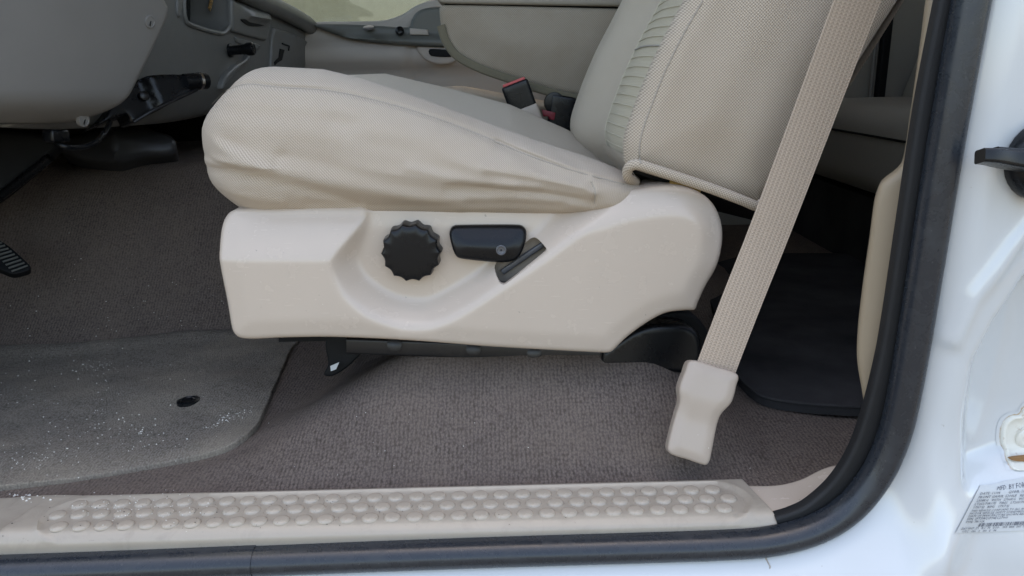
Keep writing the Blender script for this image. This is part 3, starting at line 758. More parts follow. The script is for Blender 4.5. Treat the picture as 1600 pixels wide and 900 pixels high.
# dense insert with stitched rows
def insert():
    pts = spline([tuple(p) for p in fr[6:]], False, step=.0016); V, U, Fc = [], [], []
    L = np.r_[0, np.cumsum(np.linalg.norm(np.diff(pts, axis=0), axis=1))]
    yy = np.linspace(Y_I0 - .001, Y_I1 + .001, 16)
    for y in yy:
        for i, (x, z) in enumerate(pts): V.append((x + f_ins(y, L[i]), y, z)); U.append((y, L[i]))
    n = len(pts)
    for j in range(len(yy) - 1):
        for i in range(n - 1): a = j * n + i; Fc.append((a, a + n, a + n + 1, a + 1))
    return link('backrest_insert', mesh('backrest_insert', V, Fc, U), m_fab_ins, seat)
insert()
def stitch_rows():
    pts = spline([tuple(p) for p in fr[6:]], False, step=.0016); L = np.r_[0, np.cumsum(np.linalg.norm(np.diff(pts, axis=0), axis=1))]
    s_ = .012; k_ = 0
    while s_ < L[-1] and k_ < 48:
        i_ = int(np.searchsorted(L, s_)); i_ = min(i_, len(pts) - 1); x, z = pts[i_]
        sweep('stitch_row', [(x + f_ins(y, L[i_]) - .0006, y, z + .0025 * math.sin((y - Y_I0) / (Y_I1 - Y_I0) * math.pi)) for y in np.linspace(Y_I0 + .003, Y_I1 - .003, 7)], circ(.0007 if k_ != 11 else .0012, 6), (-1, 0, .3), m_thread if k_ != 11 else m_fab_rear, seat, smoothed=False)
        s_ += .0135; k_ += 1
stitch_rows()
loft_front('insert_hem', Y_I0 - .001, Y_I1 + .001, 12, lambda y, s: .004 - .008 * (y - Y_I0) / (Y_I1 - Y_I0), m_fab_top, seat, 0, 14)
loft_front('far_bolster', Y_I1, Y_BF, 26, f_far, m_fab_top, seat)
for yk in (Y_I0, Y_I1):
    sweep('seam', [(x + (f_near(yk, 0) if yk == Y_I0 else f_far(yk, 0)) - .0012, yk, z) for x, z in fr[3::4]], circ(.0012, 6), (0, -1, 0), m_thread, seat, n=3)
bk = [tuple(p) for p in spline(bk, False, n=5)]
bv = [(x, y, z) for y in (Y_B + RB - .001, Y_BF) for x, z in bk]; nb_ = len(bk)
link('backrest_rear', mesh('backrest_rear', bv, [(i, i + 1, i + 1 + nb_, i + nb_) for i in range(nb_ - 1)], [(p[1], p[2]) for p in bv]), m_fab_side, seat)
tc = [(fr[-1][0], Y_B + RB - .001, fr[-1][1]), (fr[-1][0] + f_far(Y_BF, 0), Y_BF, fr[-1][1]), (bk[0][0], Y_BF, bk[0][1]), (bk[0][0], Y_B + RB - .001, bk[0][1])]
link('backrest_top', mesh('backrest_top', tc, [(0, 1, 2, 3)], [(p[0], p[1]) for p in tc], smooth=False), m_fab_side, seat)
fe = [(x + f_far(Y_BF, 0), Y_BF, z) for x, z in fr] + [(x, Y_BF, z) for x, z in bk]
link('backrest_inner_side', mesh('backrest_inner_side', fe, [list(range(len(fe)))], [(p[0], p[2]) for p in fe], smooth=False), m_fab_top, seat)
# rolled hem along the bottom of the side panel
hem = [PY(u, v, y) for u, v, y in [(992, 285, .23), (981, 276, .205), (982, 263, .195), (995, 257, .188), (1020, 264, .186), (1060, 277, .186), (1110, 294, .187), (1160, 313, .189), (1182, 322, .19), (1190, 318, .194)]]
sweep('bottom_hem', hem, circ(.0062, 10), (0, -1, .2), m_fab_side, seat, n=8)
sweep('foam_edge', [PY(1046, 286, .228), PY(1070, 293, .226), (PY(1092, 301, .228))], circ(.005, 8), (0, -1, 0), m_foam, seat, n=4)
slab('backrest_pan', [PY(985, 268, .235), PY(1190, 330, .235), PY(1180, 345, .40), PY(1000, 300, .40)], (0, 0, 1), .004, m_blackm, seat)
slab('recliner_bracket', [PY(960, 300, .245), PY(1100, 300, .245), PY(1090, 470, .245), PY(980, 470, .245)], (0, 1, 0), .02, m_steel, seat)
# seat base: rails and feet
ZR0 = PY(760, 560, .27).z
sweep('seat_track', [PY(545, 535, .265), PY(700, 541, .265), PY(860, 550, .262), PY(975, 556, .26)], rrect(.011, .016, .003), (0, -1, 0), m_steel, seat, n=6)
for u in (617, 740, 835): lathe('rivet', [(.010, 0), (.010, .004), (.006, .006), (0, .006)], PY(u, 539 + (u - 617) * .055, .250), (0, -1, .3), m_steel, seat, 16)
relief('track_cover', [(940, 574), (942, 550, 1), (985, 520), (1010, 510), (1030, 507), (1066, 508), (1086, 516), (1096, 532), (1097, 560), (1089, 578), (1070, 584), (1000, 580), (950, 576)], (0, .235, .9), (0, -1, .12), m_black, seat, sp=.005, r=.007, thick=.09)
relief('cover_hood', [(1015, 500), (1040, 488), (1080, 490), (1100, 508), (1112, 535), (1098, 560), (1080, 520), (1040, 505)], (0, .285, .9), (0, -1, .1), m_blackm, seat, sp=.006, r=.005, thick=.06)
relief('front_foot', [(512, 528), (572, 528), (575, 540), (545, 572), (520, 588), (505, 586), (512, 570)], (0, .272, .9), (0, -1, .1), m_blackm, seat, sp=.006, r=.003, thick=.03)
scrap = relief('paper_scrap', [(516, 572, 1), (530, 566, 1), (525, 577, 1), (517, 580, 1)], (0, .265, .9), (0, -1, .2), m_paper, None, sp=.004, r=.0, thick=.001, dense=False)
tag(scrap, 'small torn white paper scrap caught at the front seat foot', 'paper scrap')
slab('seat_pan', [(XF + .06, Y_T + .055, ZR0 + .03), (XR_ - .03, Y_T + .055, ZR0 + .03), (XR_ - .03, .70, ZR0 + .03), (XF + .06, .70, ZR0 + .03)], (0, 0, 1), .05, m_blackm, seat)
slab('seat_riser', [(-.16, .30, ZF), (.20, .30, ZF), (.20, .66, ZF), (-.16, .66, ZF)], (0, 0, 1), ZR0 + .03 - ZF, m_blackm, seat)

# ------------------------------------------------------------------ seat belt
belt = thing('seat_belt', 'beige woven seat belt strap running down to a plastic floor anchor cover', 'seat belt', PY(1080, 715, .10))
bp = [PY(1096, 640, .112), PY(1119, 575, .118), PY(1160, 468, .130), PY(1203, 360, .140), PY(1271, 182, .138), PY(1340, 0, .120), PY(1420, -205, .085), PY(1492, -390, .055)]
half = .0235
sec = [(-half, .0008), (-half * .5, .0012), (0, .0013), (half * .5, .0012), (half, .0008), (half, -.0006), (-half, -.0006)][::-1]
sweep('webbing', bp, sec, (.10, -1, .08), m_belt, belt, n=14)
for sgn in (-1, 1):
    Pth = path3(bp, 14); T = np.gradient(Pth, axis=0); T /= np.linalg.norm(T, axis=1)[:, None]; U_ = np.array(Vector((.10, -1, .08)).normalized()); Bn = np.cross(T, U_); Bn /= np.linalg.norm(Bn, axis=1)[:, None]
    sweep('selvedge', [tuple(p) for p in (Pth + Bn * sgn * half)], circ(.0012, 6), (.10, -1, .08), m_belt, belt, smoothed=False)
A_OUT = [(1080, 563), (1116, 572), (1152, 585), (1150, 604), (1143, 628), (1127, 648), (1121, 668), (1115, 700), (1110, 722), (1103, 728), (1075, 719), (1050, 711), (1044, 702), (1049, 676), (1056, 650), (1062, 628), (1061, 606), (1069, 583)]
relief('anchor_cover', A_OUT, PY(1095, 645, .092), (-.05, -.93, .35), m_boot, belt, sp=.0034, r=.0034, thick=.022, h=lambda a, b, d, u, v: .006 * sstep(668, 615, v - (u - 1095) * .28) - .003 * sstep(.012, 0, d))

# ------------------------------------------------------------------ centre armrest, buckles, passenger seat
arm = thing('center_console', 'grey beige folded down armrest between the two front seats', 'armrest', PY(850, 140, .88))
Y_A = .80
relief('padded_side', [(686, 12), (690, 7), (740, 7), (980, 13), (1060, 15, 1), (1060, 170, 1), (960, 158), (895, 148), (848, 138), (797, 121), (747, 104), (713, 86), (696, 64), (688, 38)], (0, Y_A, 1.3), (0, -1, 0), m_fab_arm, arm, sp=.010, r=.012, thick=.20, h=lambda a, b, d, u, v: .010 * sstep(0, .08, d))
sweep('edge_piping', [PY(u, v, Y_A + .004) for u, v in [(689, 40), (697, 64), (714, 87), (748, 106), (798, 124), (849, 141), (896, 152), (970, 166)]], rrect(.008, .010, .004), (0, -1, 0), m_pipe, arm, n=8)
relief('lid', [(680, -14), (684, 2), (700, 5), (980, 10), (1060, 12, 1), (1060, -30, 1), (690, -30)], (0, Y_A - .004, 1.3), (0, -1, 0), m_lid, arm, sp=.012, r=.006, thick=.21)
slab('lid_gap', [PY(700, 4, Y_A + .01), PY(1060, 10, Y_A + .01), PY(1060, 16, Y_A + .01), PY(690, 9, Y_A + .01)], (0, 1, 0), .15, m_groove, arm)

bk1 = thing('belt_buckle', 'black belt buckle with a red button standing in a beige sleeve', 'buckle', PY(825, 185, .745))
TL, TR, BR, BL = (PY(u, v, .745) for u, v in [(783, 138), (824, 122), (841, 168), (800, 184)])
ex = (TR - TL).normalized(); ez = (TL - BL); Hh = ez.length; ez = ez.normalized(); Ww = (TR - TL).length
rbox('buckle_body', (Ww, .022, Hh), (.005, .005, .004), m_black, bk1, box_warp(BL, ex, (0, 1, 0), ez), (6, 4, 6), 4)
rbox('release_button', (Ww * .84, .012, .006), (.002, .002, .002), m_red, bk1, box_warp(TL + ex * Ww * .08 + Vector((0, .005, 0)) - ez * .0015, ex, (0, 1, 0), ez), (3, 3, 2), 3)
SL = [PY(u, v, .743) for u, v in [(806, 177), (840, 163), (856, 200), (818, 214)]]
rbox('sleeve', ((SL[1] - SL[0]).length, .026, .075), (.005, .006, .005), m_boot, bk1, box_warp(SL[0] - ez * .07, ex, (0, 1, 0), ez), (5, 4, 6), 4)
bk2 = thing('center_belt_buckle', 'black belt buckle with a dark red button beside the armrest', 'buckle', PY(872, 192, .80))
rbox('buckle_body', (.052, .03, .085), (.006, .006, .006), m_black, bk2, box_warp(PY(852, 215, .79), (.98, 0, -.2), (0, 1, 0), (.15, 0, .98)), (5, 4, 6), 4)
relief('release_button', [(846, 171, 1), (868, 176, 1), (866, 188, 1), (858, 186, 1), (856, 182, 1), (849, 182, 1)], (0, .786, 1.2), (0, -1, 0), m_dred, bk2, sp=.006, r=.001, thick=.003)
lathe('latch_loop', [(.019, 0), (.0205, .004), (.019, .008), (.012, .009), (0, .009)], PY(866, 160, .80), (0, -1, 0), m_black, bk2, 24)

pseat = thing('passenger_seat', 'beige passenger seat cushion behind the driver seat', 'seat', (0.05, 1.2, ZF))
pz = PY(720, 139, .98).z
def pw(V, N):
    P = V + np.array([-.30, .93, pz - .17]); x = P[:, 0]
    P[:, 2] -= np.where(V[:, 2] > .05, .20 * np.clip(x + .12, 0, 1) + .4 * np.clip(-.12 - x, 0, 1) ** 2, 0)
    return P
rbox('cushion', (.62, .50, .17), (.06, .05, .045), m_fab_top, pseat, pw, (24, 12, 6), 6)
rbox('backrest', (.14, .50, .62), (.05, .05, .05), m_fab_top, pseat, box_warp((.30, .95, pz - .16), (.97, 0, .2), (0, 1, 0), (.28, 0, .96)), (6, 10, 12), 5)
rbox('seat_base', (.5, .44, .2), (.02, .02, .02), m_blackm, pseat, box_warp((-.24, .96, ZF), (1, 0, 0), (0, 1, 0), (0, 0, 1)), (3, 3, 3), 3)

# ------------------------------------------------------------------ passenger door
pdoor = thing('passenger_door', 'beige passenger door panel with a grey green armrest on the far side', 'door', (0, 1.6, ZF))
Y_D = 1.60
def pd_h(a, b, d, u, v):
    return .030 * sstep(60, 76, v) * sstep(112, 96, v) + .012 * sstep(30, 44, v) * (u < 640) + .0
relief('door_panel', [(330, 62), (470, 40), (495, 34), (560, 33), (600, 31), (628, 22), (650, 8), (690, -4), (800, -8), (1000, -6, 1), (1000, 420, 1), (330, 420, 1)], (0, Y_D, 1.2), (0, -1, 0), m_doorp, pdoor, sp=.016, r=.012, thick=.06, h=pd_h)
ar = relief('armrest', [(489, 39), (520, 37), (580, 39), (638, 42), (643, 30), (650, 19), (664, 12), (700, 8), (760, 8, 1), (760, 76, 1), (694, 74), (636, 71), (590, 67), (545, 60), (515, 51)], (0, Y_D - .045, 1.2), (0, -1, 0), m_doorg, pdoor, sp=.010, r=.010, thick=.05, h=lambda a, b, d, u, v: .012 * sstep(54, 62, v))
relief('switch_plate', [(640, 44, 1), (668, 46, 1), (670, 55, 1), (640, 54, 1)], (0, Y_D - .053, 1.2), (0, -1, 0), m_doorp, ar, sp=.01, r=.002, thick=.006)
lathe('lock_switch', [(.016, 0), (.015, .003), (.010, .004), (0, .004)], PY(576, 44, Y_D - .055), (0, -.4, 1), m_screw, ar, 20)
lathe('window_switch', [(.012, 0), (.012, .010), (.008, .013), (0, .013)], PY(625, 50, Y_D - .055), (0, -1, .5), m_black, ar, 20)
relief('pull_cup', [(652, 72), (660, 90), (680, 100), (702, 100), (716, 92), (724, 80), (740, 72)], (0, Y_D - .040, 1.2), (0, -1, 0), m_doorp, pdoor, sp=.010, r=.006, thick=.03)
relief('pull_cup_shade', [(671, 77), (673, 87), (704, 89), (712, 84), (700, 78)], (0, Y_D - .044, 1.2), (0, -1, 0), m_blackm, pdoor, sp=.010, r=.001, thick=.004)  # flat black piece painted as the shade inside the cup; no hole is cut
slab('window', [PY(300, 80, 1.64), PY(690, 40, 1.64), PY(690, -380, 1.64), PY(300, -380, 1.64)], (0, 1, 0), .004, m_tint, pdoor)
slab('rear_window', [(.05, 1.64, 1.30), (.62, 1.64, 1.30), (.62, 1.64, 1.82), (.05, 1.64, 1.82)], (0, 1, 0), .004, m_tint, pdoor)

# ------------------------------------------------------------------ dashboard
XD = -.62
dash = thing('dashboard', 'slate grey dashboard with a knee panel, open bin and glove box', 'dashboard', PX(250, 200, XD))
ND = Vector((1, -.05, -.10)).normalized(); PD = PX(300, 100, XD)
BIN = [(288, -60, 1), (289, 10), (291, 26), (299, 37), (340, 49), (350, 47), (357, 36), (358, 10), (358, -60, 1)]
def dash_h(a, b, d, u, v): return -.03 * sstep(120, 210, v) + 0 * a
relief('main_panel', [(60, -120, 1), (330, -120, 1), (372, -14), (400, 0), (432, 13), (470, 33), (488, 46), (494, 62), (491, 85), (478, 112), (440, 150), (380, 172), (330, 188), (280, 197), (150, 206), (60, 204, 1)], PD, ND, m_dash, dash, sp=.012, r=.022, thick=.10, h=dash_h, holes=[BIN], hole_depth=.09)
def on_dash(u, v, off=0): return PN(u, v, PD + ND * off, ND)
binp = relief('open_bin', [(270, -80, 1), (372, -80, 1), (372, 70, 1), (270, 70, 1)], PD - ND * .085, ND, m_black, dash, sp=.03, r=.002, thick=.005)
sweep('bin_rim', [on_dash(u, v, .001) for u, v in [(286, -40), (287, 12), (289, 28), (298, 39), (340, 51.5), (352, 49), (359, 37), (360, 8), (360, -40)]], circ(.005, 8), ND, m_dash, dash, n=6)
relief('vent_bezel', [(279, -40), (286, -40), (286, 10), (284, 24), (281, 28), (278, 20)], PD + ND * .004, ND, m_dash, dash, sp=.008, r=.003, thick=.008)
dr = relief('ash_drawer', [(364, -2), (368, 1), (400, 13), (423, 22), (425, 30), (418, 62), (413, 63), (369, 51), (365, 47)], PD + ND * .010, ND, m_dash, dash, sp=.010, r=.006, thick=.012, h=lambda a, b, d, u, v: .018 * np.exp(-((v - 24 - (u - 395) * .2) / 8) ** 2) * sstep(374, 390, u) * sstep(425, 412, u))
relief('finger_recess_shade', [(377, 30), (390, 31), (405, 33), (419, 37), (408, 41), (394, 41), (385, 38)], PD + ND * .013, ND, m_blackm, dr, sp=.008, r=.001, thick=.002)  # black patch on the drawer front, standing in for the shade of a recess
relief('drawer_lower_lip', [(368, 58), (408, 71), (406, 78), (370, 66)], PD + ND * .004, ND, m_dash, dash, sp=.01, r=.003, thick=.006)
gb = relief('glove_box', [(428, 46), (432, 44), (460, 53), (480, 64), (484, 70), (476, 110), (470, 125, 1), (424, 120, 1)], PD + ND * .008, ND, m_dash, dash, sp=.014, r=.006, thick=.012)
relief('latch', [(438, 76, 1), (445, 78, 1), (441, 94, 1), (434, 98, 1), (430, 102, 1), (429, 97, 1), (436, 90, 1)], PD + ND * .010, ND, m_blackm, gb, sp=.008, r=.0005, thick=.003)
sweep('latch_frame', [PN(u, v, PD + ND * .010, ND) for u, v in [(441, 68), (452, 72), (451, 79)]], circ(.002, 6), ND, m_blackm, gb, smoothed=False)
sweep('top_roll', [on_dash(u, v, .012) for u, v in [(360, -26), (400, -2), (430, 11), (462, 27), (486, 43), (492, 60)]], circ(.022, 14), ND, m_dash, dash, n=8)
lathe('socket_collar', [(.015, 0), (.015, .006), (.010, .008), (0, .008)], on_dash(358, 79, .0), (1, 0, .05), m_black, dash, 24)
lathe('socket_plug', [(.010, 0), (.010, .020), (.0115, .034), (.014, .040), (.014, .050), (.011, .053), (0, .053)], on_dash(360, 79, .006), (1, -.05, .05), m_black, dash, 24)
relief('lower_moulding', [(352, 122), (366, 106), (386, 92), (391, 84), (388, 80), (392, 90), (390, 96), (372, 112), (360, 128), (350, 140)], PD + ND * .012, ND, m_dash, dash, sp=.01, r=.005, thick=.016)
NK = Vector((.93, -.30, -.20)).normalized(); PK = PX(130, 100, -.585)
def knee_h(a, b, d, u, v): return -.05 * sstep(140, 215, v) ** 1.5 + .006 * np.sin(u / 90)
kn = relief('knee_panel', [(-160, -100, 1), (245, -100, 1), (258, -4), (266, 8), (266, 24), (258, 44), (236, 88), (206, 146), (190, 170), (170, 190), (152, 200), (120, 204), (60, 206), (0, 208), (-160, 212, 1)], PK, NK, m_knee, dash, sp=.012, r=.012, thick=.05, h=knee_h)
kh = lambda u, v: PN(u, v, PK, NK)
for u, v in ((131, 188), (234, 34)):
    p = kh(u, v) + NK * (float(knee_h(0, 0, 0, np.array([u]), np.array([v]))[0]) + .001)
    p = PN(*[float(c) for c in (u, v)], p, NK)
    lathe('panel_screw', [(.010, -.004), (.0095, .0012), (.008, .0016), (.0075, .0008), (0, .0008)], p, NK, m_knee, kn, 20)
    rbox('screw_slot', (.013, .0020, .0014), (.0006, .0006, .0006), m_blackm, kn, box_warp(p + NK * .0004 - Vector((0, .6, .8)).normalized() * .0065, Vector((0, .6, .8)).normalized(), Vector((0, .8, -.6)), NK), (2, 1, 1), 2)
key = thing('ignition_key', 'worn brass key hanging down in the open dash bin', 'key', on_dash(329, 14, -.02))
sweep('key_blade', [on_dash(333, -30, -.03), on_dash(331, -4, -.03), on_dash(327, 15, -.03)], rrect(.006, .0015, .001), ND, m_brass, key, n=3)
for i in range(4): rbox('key_notch', (.004, .003, .003), (.0006,) * 3, m_brass, key, box_warp(on_dash(331 - i, -2 + i * 5, -.028), (0, 1, 0), ND, (0, 0, 1)), (1, 1, 1), 2)

# black bracket, wire and cover below the dash
br = thing('brake_release_bracket', 'black metal bracket with a rounded handle hanging below the knee panel', 'bracket', PX(216, 189, -.60))
NB_ = Vector((.75, -.55, .25)).normalized(); PB = PX(240, 150, -.60)
bplate = relief('bracket_plate', [(150, 196), (163, 183), (180, 160), (216, 124), (282, 119), (292, 123), (300, 141), (216, 189), (205, 190), (200, 178)], PB, NB_, m_black, br, sp=.008, r=.004, thick=.04, h=lambda a, b, d, u, v: .014 * sstep(228, 240, u - (v - 150) * .45))
sweep('handle', [PN(283, 131, PB, NB_) + NB_ * .012, PN(300, 130, PB, NB_) + NB_ * .014, PN(316, 130, PB, NB_) + NB_ * .012], circ(.014, 14), NB_, m_black, br, n=4)
sweep('handle_ring', [PN(303, 130, PB, NB_) + NB_ * .014, PN(307, 130, PB, NB_) + NB_ * .014], circ(.0152, 14), NB_, m_chrome, br, n=2)
sweep('lower_flange', [PN(206, 192, PB, NB_) + NB_ * .006, PN(240, 172, PB, NB_) + NB_ * .016, PN(302, 143, PB, NB_) + NB_ * .012], circ(.003, 8), NB_, m_steel, br, n=4)
lathe('bolt', [(.008, 0), (.008, .004), (.004, .006), (0, .006)], PN(223, 151, PB, NB_) + NB_ * .004, NB_, m_steel, br, 12)
wire = thing('wiring_loom', 'thin black wiring loom sagging below the knee panel', 'wire', PX(120, 228, -.62))
sweep('cable', [PX(172, 190, -.62), PX(165, 205, -.62), PX(150, 222, -.62), PX(128, 230, -.63), PX(100, 229, -.64), PX(82, 216, -.66)], circ(.004, 8), (0, -1, 0), m_black, wire, n=8)
rbox('connector', (.034, .02, .018), (.004,) * 3, m_black, wire, box_warp(PX(84, 222, -.645), (.2, .95, -.1), (-.95, .2, 0), (0, .1, 1)), (2, 2, 2), 3)
tun = thing('tunnel_cover', 'black plastic cover box on the tunnel carpet under the dashboard', 'cover', PY(190, 258, .88))
def tun_h(a, b, d, u, v): return .05 * np.exp(-(np.abs(u - 184) / 38.)) * 1.0 - .02 * sstep(225, 200, v)
relief('cover_shell', [(84, 214), (120, 205), (170, 200), (228, 200), (262, 206), (274, 220), (274, 238), (262, 243), (228, 247), (200, 258), (184, 261), (150, 255), (110, 243), (90, 230)], PY(190, 235, .86), (.35, -.85, .35), m_tun, tun, sp=.010, r=.012, thick=.12, h=tun_h)
kick = thing('kick_panel', 'black panel at the far left edge of the footwell', 'kick panel', PY(20, 300, .50))
relief('panel', [(-140, 420), (-60, 352), (0, 311), (40, 280), (82, 244), (96, 224), (60, 205), (-140, 195, 1)], PY(30, 270, .62), (.45, -.85, .2), m_blackm, kick, sp=.02, r=.012, thick=.05)
sweep('panel_ridge', [PY(-60, 348, .60), PY(0, 306, .60), PY(40, 276, .60), PY(78, 246, .60)], circ(.008, 10), (0, -1, 0), m_black, kick, n=4)
box_under = slab('under_dash_lining', [(-.66, .10, 1.215), (-.66, 1.53, 1.215), (-1.44, 1.53, 1.24), (-1.44, .10, 1.24)], (0, 0, 1), .02, m_blackm, dash)

pedal = thing('accelerator_pedal', 'black pedal with a ribbed rubber pad at the left edge', 'pedal', PY(20, 428, .55))
PP_, NP_ = PY(20, 405, .55), Vector((.42, -.62, .66)).normalized()
relief('pedal_pad', [(-60, 372), (-6, 372), (2, 376), (18, 387), (46, 413), (48, 419), (43, 423), (22, 428), (8, 424), (-60, 395)], PP_, NP_, m_blackm, pedal, sp=.006, r=.003, thick=.014)
for i in range(9):
    t = i / 8; a = (3 + 40 * t, 379 + 36 * t); b_ = (-18 + 36 * t, 384 + 40 * t)
    sweep('pad_rib', [PN(*a, PP_ + NP_ * .001, NP_), PN(*b_, PP_ + NP_ * .001, NP_)], rrect(.0012, .0016, .0006), NP_, m_doorg, pedal, smoothed=False)
sweep('pedal_arm', [PY(-30, 384, .57), PY(-60, 330, .60), PY(-70, 250, .62)], rrect(.010, .006, .003), (0, -1, 0), m_steel, pedal, n=4)

# ------------------------------------------------------------------ rear seat
rear = thing('rear_bench', 'taupe rear bench seat in the shade behind the seat belt', 'seat', (1.1, .8, ZF))
XRS = .80
zc = PX(1360, 157, XRS + .14).z; zl = PX(1360, 212, XRS).z
def rw(V, N):
    P = V + np.array([XRS, .30, zl - .14]); return P
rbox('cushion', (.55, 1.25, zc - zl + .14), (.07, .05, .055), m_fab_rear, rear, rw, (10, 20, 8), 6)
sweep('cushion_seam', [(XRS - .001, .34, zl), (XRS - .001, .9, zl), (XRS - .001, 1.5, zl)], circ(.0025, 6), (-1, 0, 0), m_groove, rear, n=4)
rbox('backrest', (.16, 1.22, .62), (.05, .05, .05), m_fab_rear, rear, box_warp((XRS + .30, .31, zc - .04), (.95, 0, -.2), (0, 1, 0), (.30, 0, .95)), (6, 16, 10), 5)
slab('storage_box', [(XRS + .03, .30, ZF), (XB1 - .05, .30, ZF), (XB1 - .05, 1.54, ZF), (XRS + .03, 1.54, ZF)], (0, 0, 1), zl - .145 - ZF, m_rmat, rear)
far = thing('far_rear_panel', 'grey trim panel and dark door edge beyond the rear bench', 'trim panel', (.7, 1.58, ZF))
slab('panel', [(.30, 1.585, ZF), (1.6, 1.585, ZF), (1.6, 1.585, 1.42), (.30, 1.585, 1.42)], (0, 1, 0), .03, m_fab_rear, far)
a_, b_ = PY(1386, 40, 1.56), PY(1374, 150, 1.56)
sweep('door_edge', [a_ + (a_ - b_) * 2.0, a_, b_, b_ + (b_ - a_) * .6], rrect(.012, .012, .004), (0, -1, 0), m_blackm, far, n=3)
sweep('edge_trim', [a_ + (a_ - b_) * 2.0 + Vector((-.03, 0, 0)), a_ + Vector((-.028, 0, 0)), b_ + Vector((-.026, 0, 0)), b_ + (b_ - a_) * .6 + Vector((-.026, 0, 0))], circ(.005, 8), (0, -1, 0), m_knee, far, n=3)

# ------------------------------------------------------------------ on the painted pillar
def on_body_many(uv, off=0.0):
    """Points on the pressed panel that are seen at the given places of the photograph."""
    uv = np.asarray(uv, float); w_ = uv.copy()
    for _ in range(6):
        P = np.array([tuple(PY(u, v, Y_BODY)) for u, v in w_])
        d = seg_dist(P[:, [0, 2]], on_body.out); h = body_h(None, None, d, w_[:, 0], w_[:, 1])
        P[:, 1] -= h; pu, pv = proj(P); w_ += uv - np.c_[pu, pv]
    P[:, 1] -= off
    return [Vector(p) for p in P.tolist()]
def on_body(u, v, off=0.0): return on_body_many([(u, v)], off)[0]
on_body.out = np.array([(q.x, q.z) for q in (PY(a[0], a[1], Y_BODY) for a in spline(outl, step=20).tolist())])
sweep('sealer_bead', on_body_many([(1196, 866), (1199, 876), (1206, 890), (1214, 905), (1222, 925)], .0002), circ(.0007, 6), (0, -1, .5), m_sill, body, n=5)
stk = thing('striker_mount', 'cream painted mounting plate with rust round its edge on the pillar', 'mounting plate', on_body(1595, 690))
SP = [(1604, 634), (1597, 640), (1592, 648), (1580, 650), (1569, 658), (1564, 672), (1564, 692), (1569, 702), (1569, 716), (1576, 727), (1590, 733), (1610, 735), (1660, 735), (1672, 690), (1660, 636), (1630, 630)]
zb = min(p.y for p in on_body_many([q_ for q_ in SP if q_[0] < 1625]))
so_ = spline(SP, n=6); cen = np.array([1618, 686.0]); n_ = len(so_)
prf = [(1.03, -.001), (1.01, .0016), (.985, .0032), (.94, .0036), (.90, .0032), (.87, .0018), (.5, .0016), (.1, .0016)]
V = [p for k_, o_ in prf for p in on_body_many([cen + (q_ - cen) * k_ for q_ in so_], o_)]
Fq = [(a * n_ + i_, a * n_ + (i_ + 1) % n_, (a + 1) * n_ + (i_ + 1) % n_, (a + 1) * n_ + i_) for a in range(len(prf) - 1) for i_ in range(n_)] + [[(len(prf) - 1) * n_ + i_ for i_ in range(n_)]]
link('mount_plate', fix_normals(mesh('mount_plate', V, Fq, [(p.x, p.z) for p in V])), m_rust, stk)
lathe('boss', [(.012, -.002), (.012, .002), (.010, .0035), (.007, .0035), (.006, .001), (0, .001)], on_body(1603, 684, .0012), (0, -1, 0), m_rust, stk, 28)
relief('rust_ledge', [(1577, 717), (1590, 714), (1625, 712), (1640, 717), (1625, 721), (1590, 721)], (0, on_body(1590, 717, .0024).y, .9), (0, -1, 0), plastic('brown_rust', (.30, .17, .08), .9, 300, .8, .3, .1), stk, sp=.004, r=.0005, thick=.003)
def stain_mat():
    b = NB('rust_streaked_paint'); o = b.obj(); uvn = b.uv(); sx = b.n('ShaderNodeSeparateXYZ'); b.l(uvn, sx.inputs[0])
    f = b.math('SUBTRACT', b.math('MULTIPLY_ADD', b.noise(o, 70, 5, .7), 1.3, -.15), sx.outputs[0]); f = b.ramp(f, [(-.0, 0), (.30, 1)])
    b.b.inputs['Coat Weight'].default_value = 1.0; b.b.inputs['Coat Roughness'].default_value = .06
    return b.out(b.mix(f, (.55, .57, .575), (.42, .29, .16)), .25, None, .5)
rings = np.linspace(.9, 1.14, 8)
pts_ = [cen + (q_ - cen) * k_ for k_ in rings for q_ in so_]
link('rust_stain', mesh('rust_stain', on_body_many(pts_, .0005), [(a * n_ + i_, a * n_ + (i_ + 1) % n_, (a + 1) * n_ + (i_ + 1) % n_, (a + 1) * n_ + i_) for a in range(7) for i_ in range(n_)], [(max(0, (k_ - .99) / .14), 0) for k_ in rings for _ in so_]), stain_mat(), stk)

hook = thing('door_check_hook', 'black metal hook projecting in front of the white pillar', 'hook', on_body(1598, 250))
yh = on_body(1590, 250).y - .03
sweep('hook_arm', [PY(1531, 244, yh - .006), PY(1548, 245, yh - .006), PY(1580, 250, yh), PY(1640, 257, yh)], rrect(.0072, .010, .003), (0, -1, .3), m_black, hook, n=5, scale=lambda t: .8 + .35 * t)
sweep('hook_flange', [PY(1545, 238, yh + .004), PY(1590, 241, yh + .006), PY(1645, 235, yh + .008)], rrect(.003, .012, .002), (0, -1, .3), m_black, hook, n=5)
lathe('hook_bolt', [(.036, 0), (.036, .010), (.030, .018), (.018, .024), (0, .026)], PY(1633, 250, yh + .028), (0, -1, 0), m_black, hook, 32)

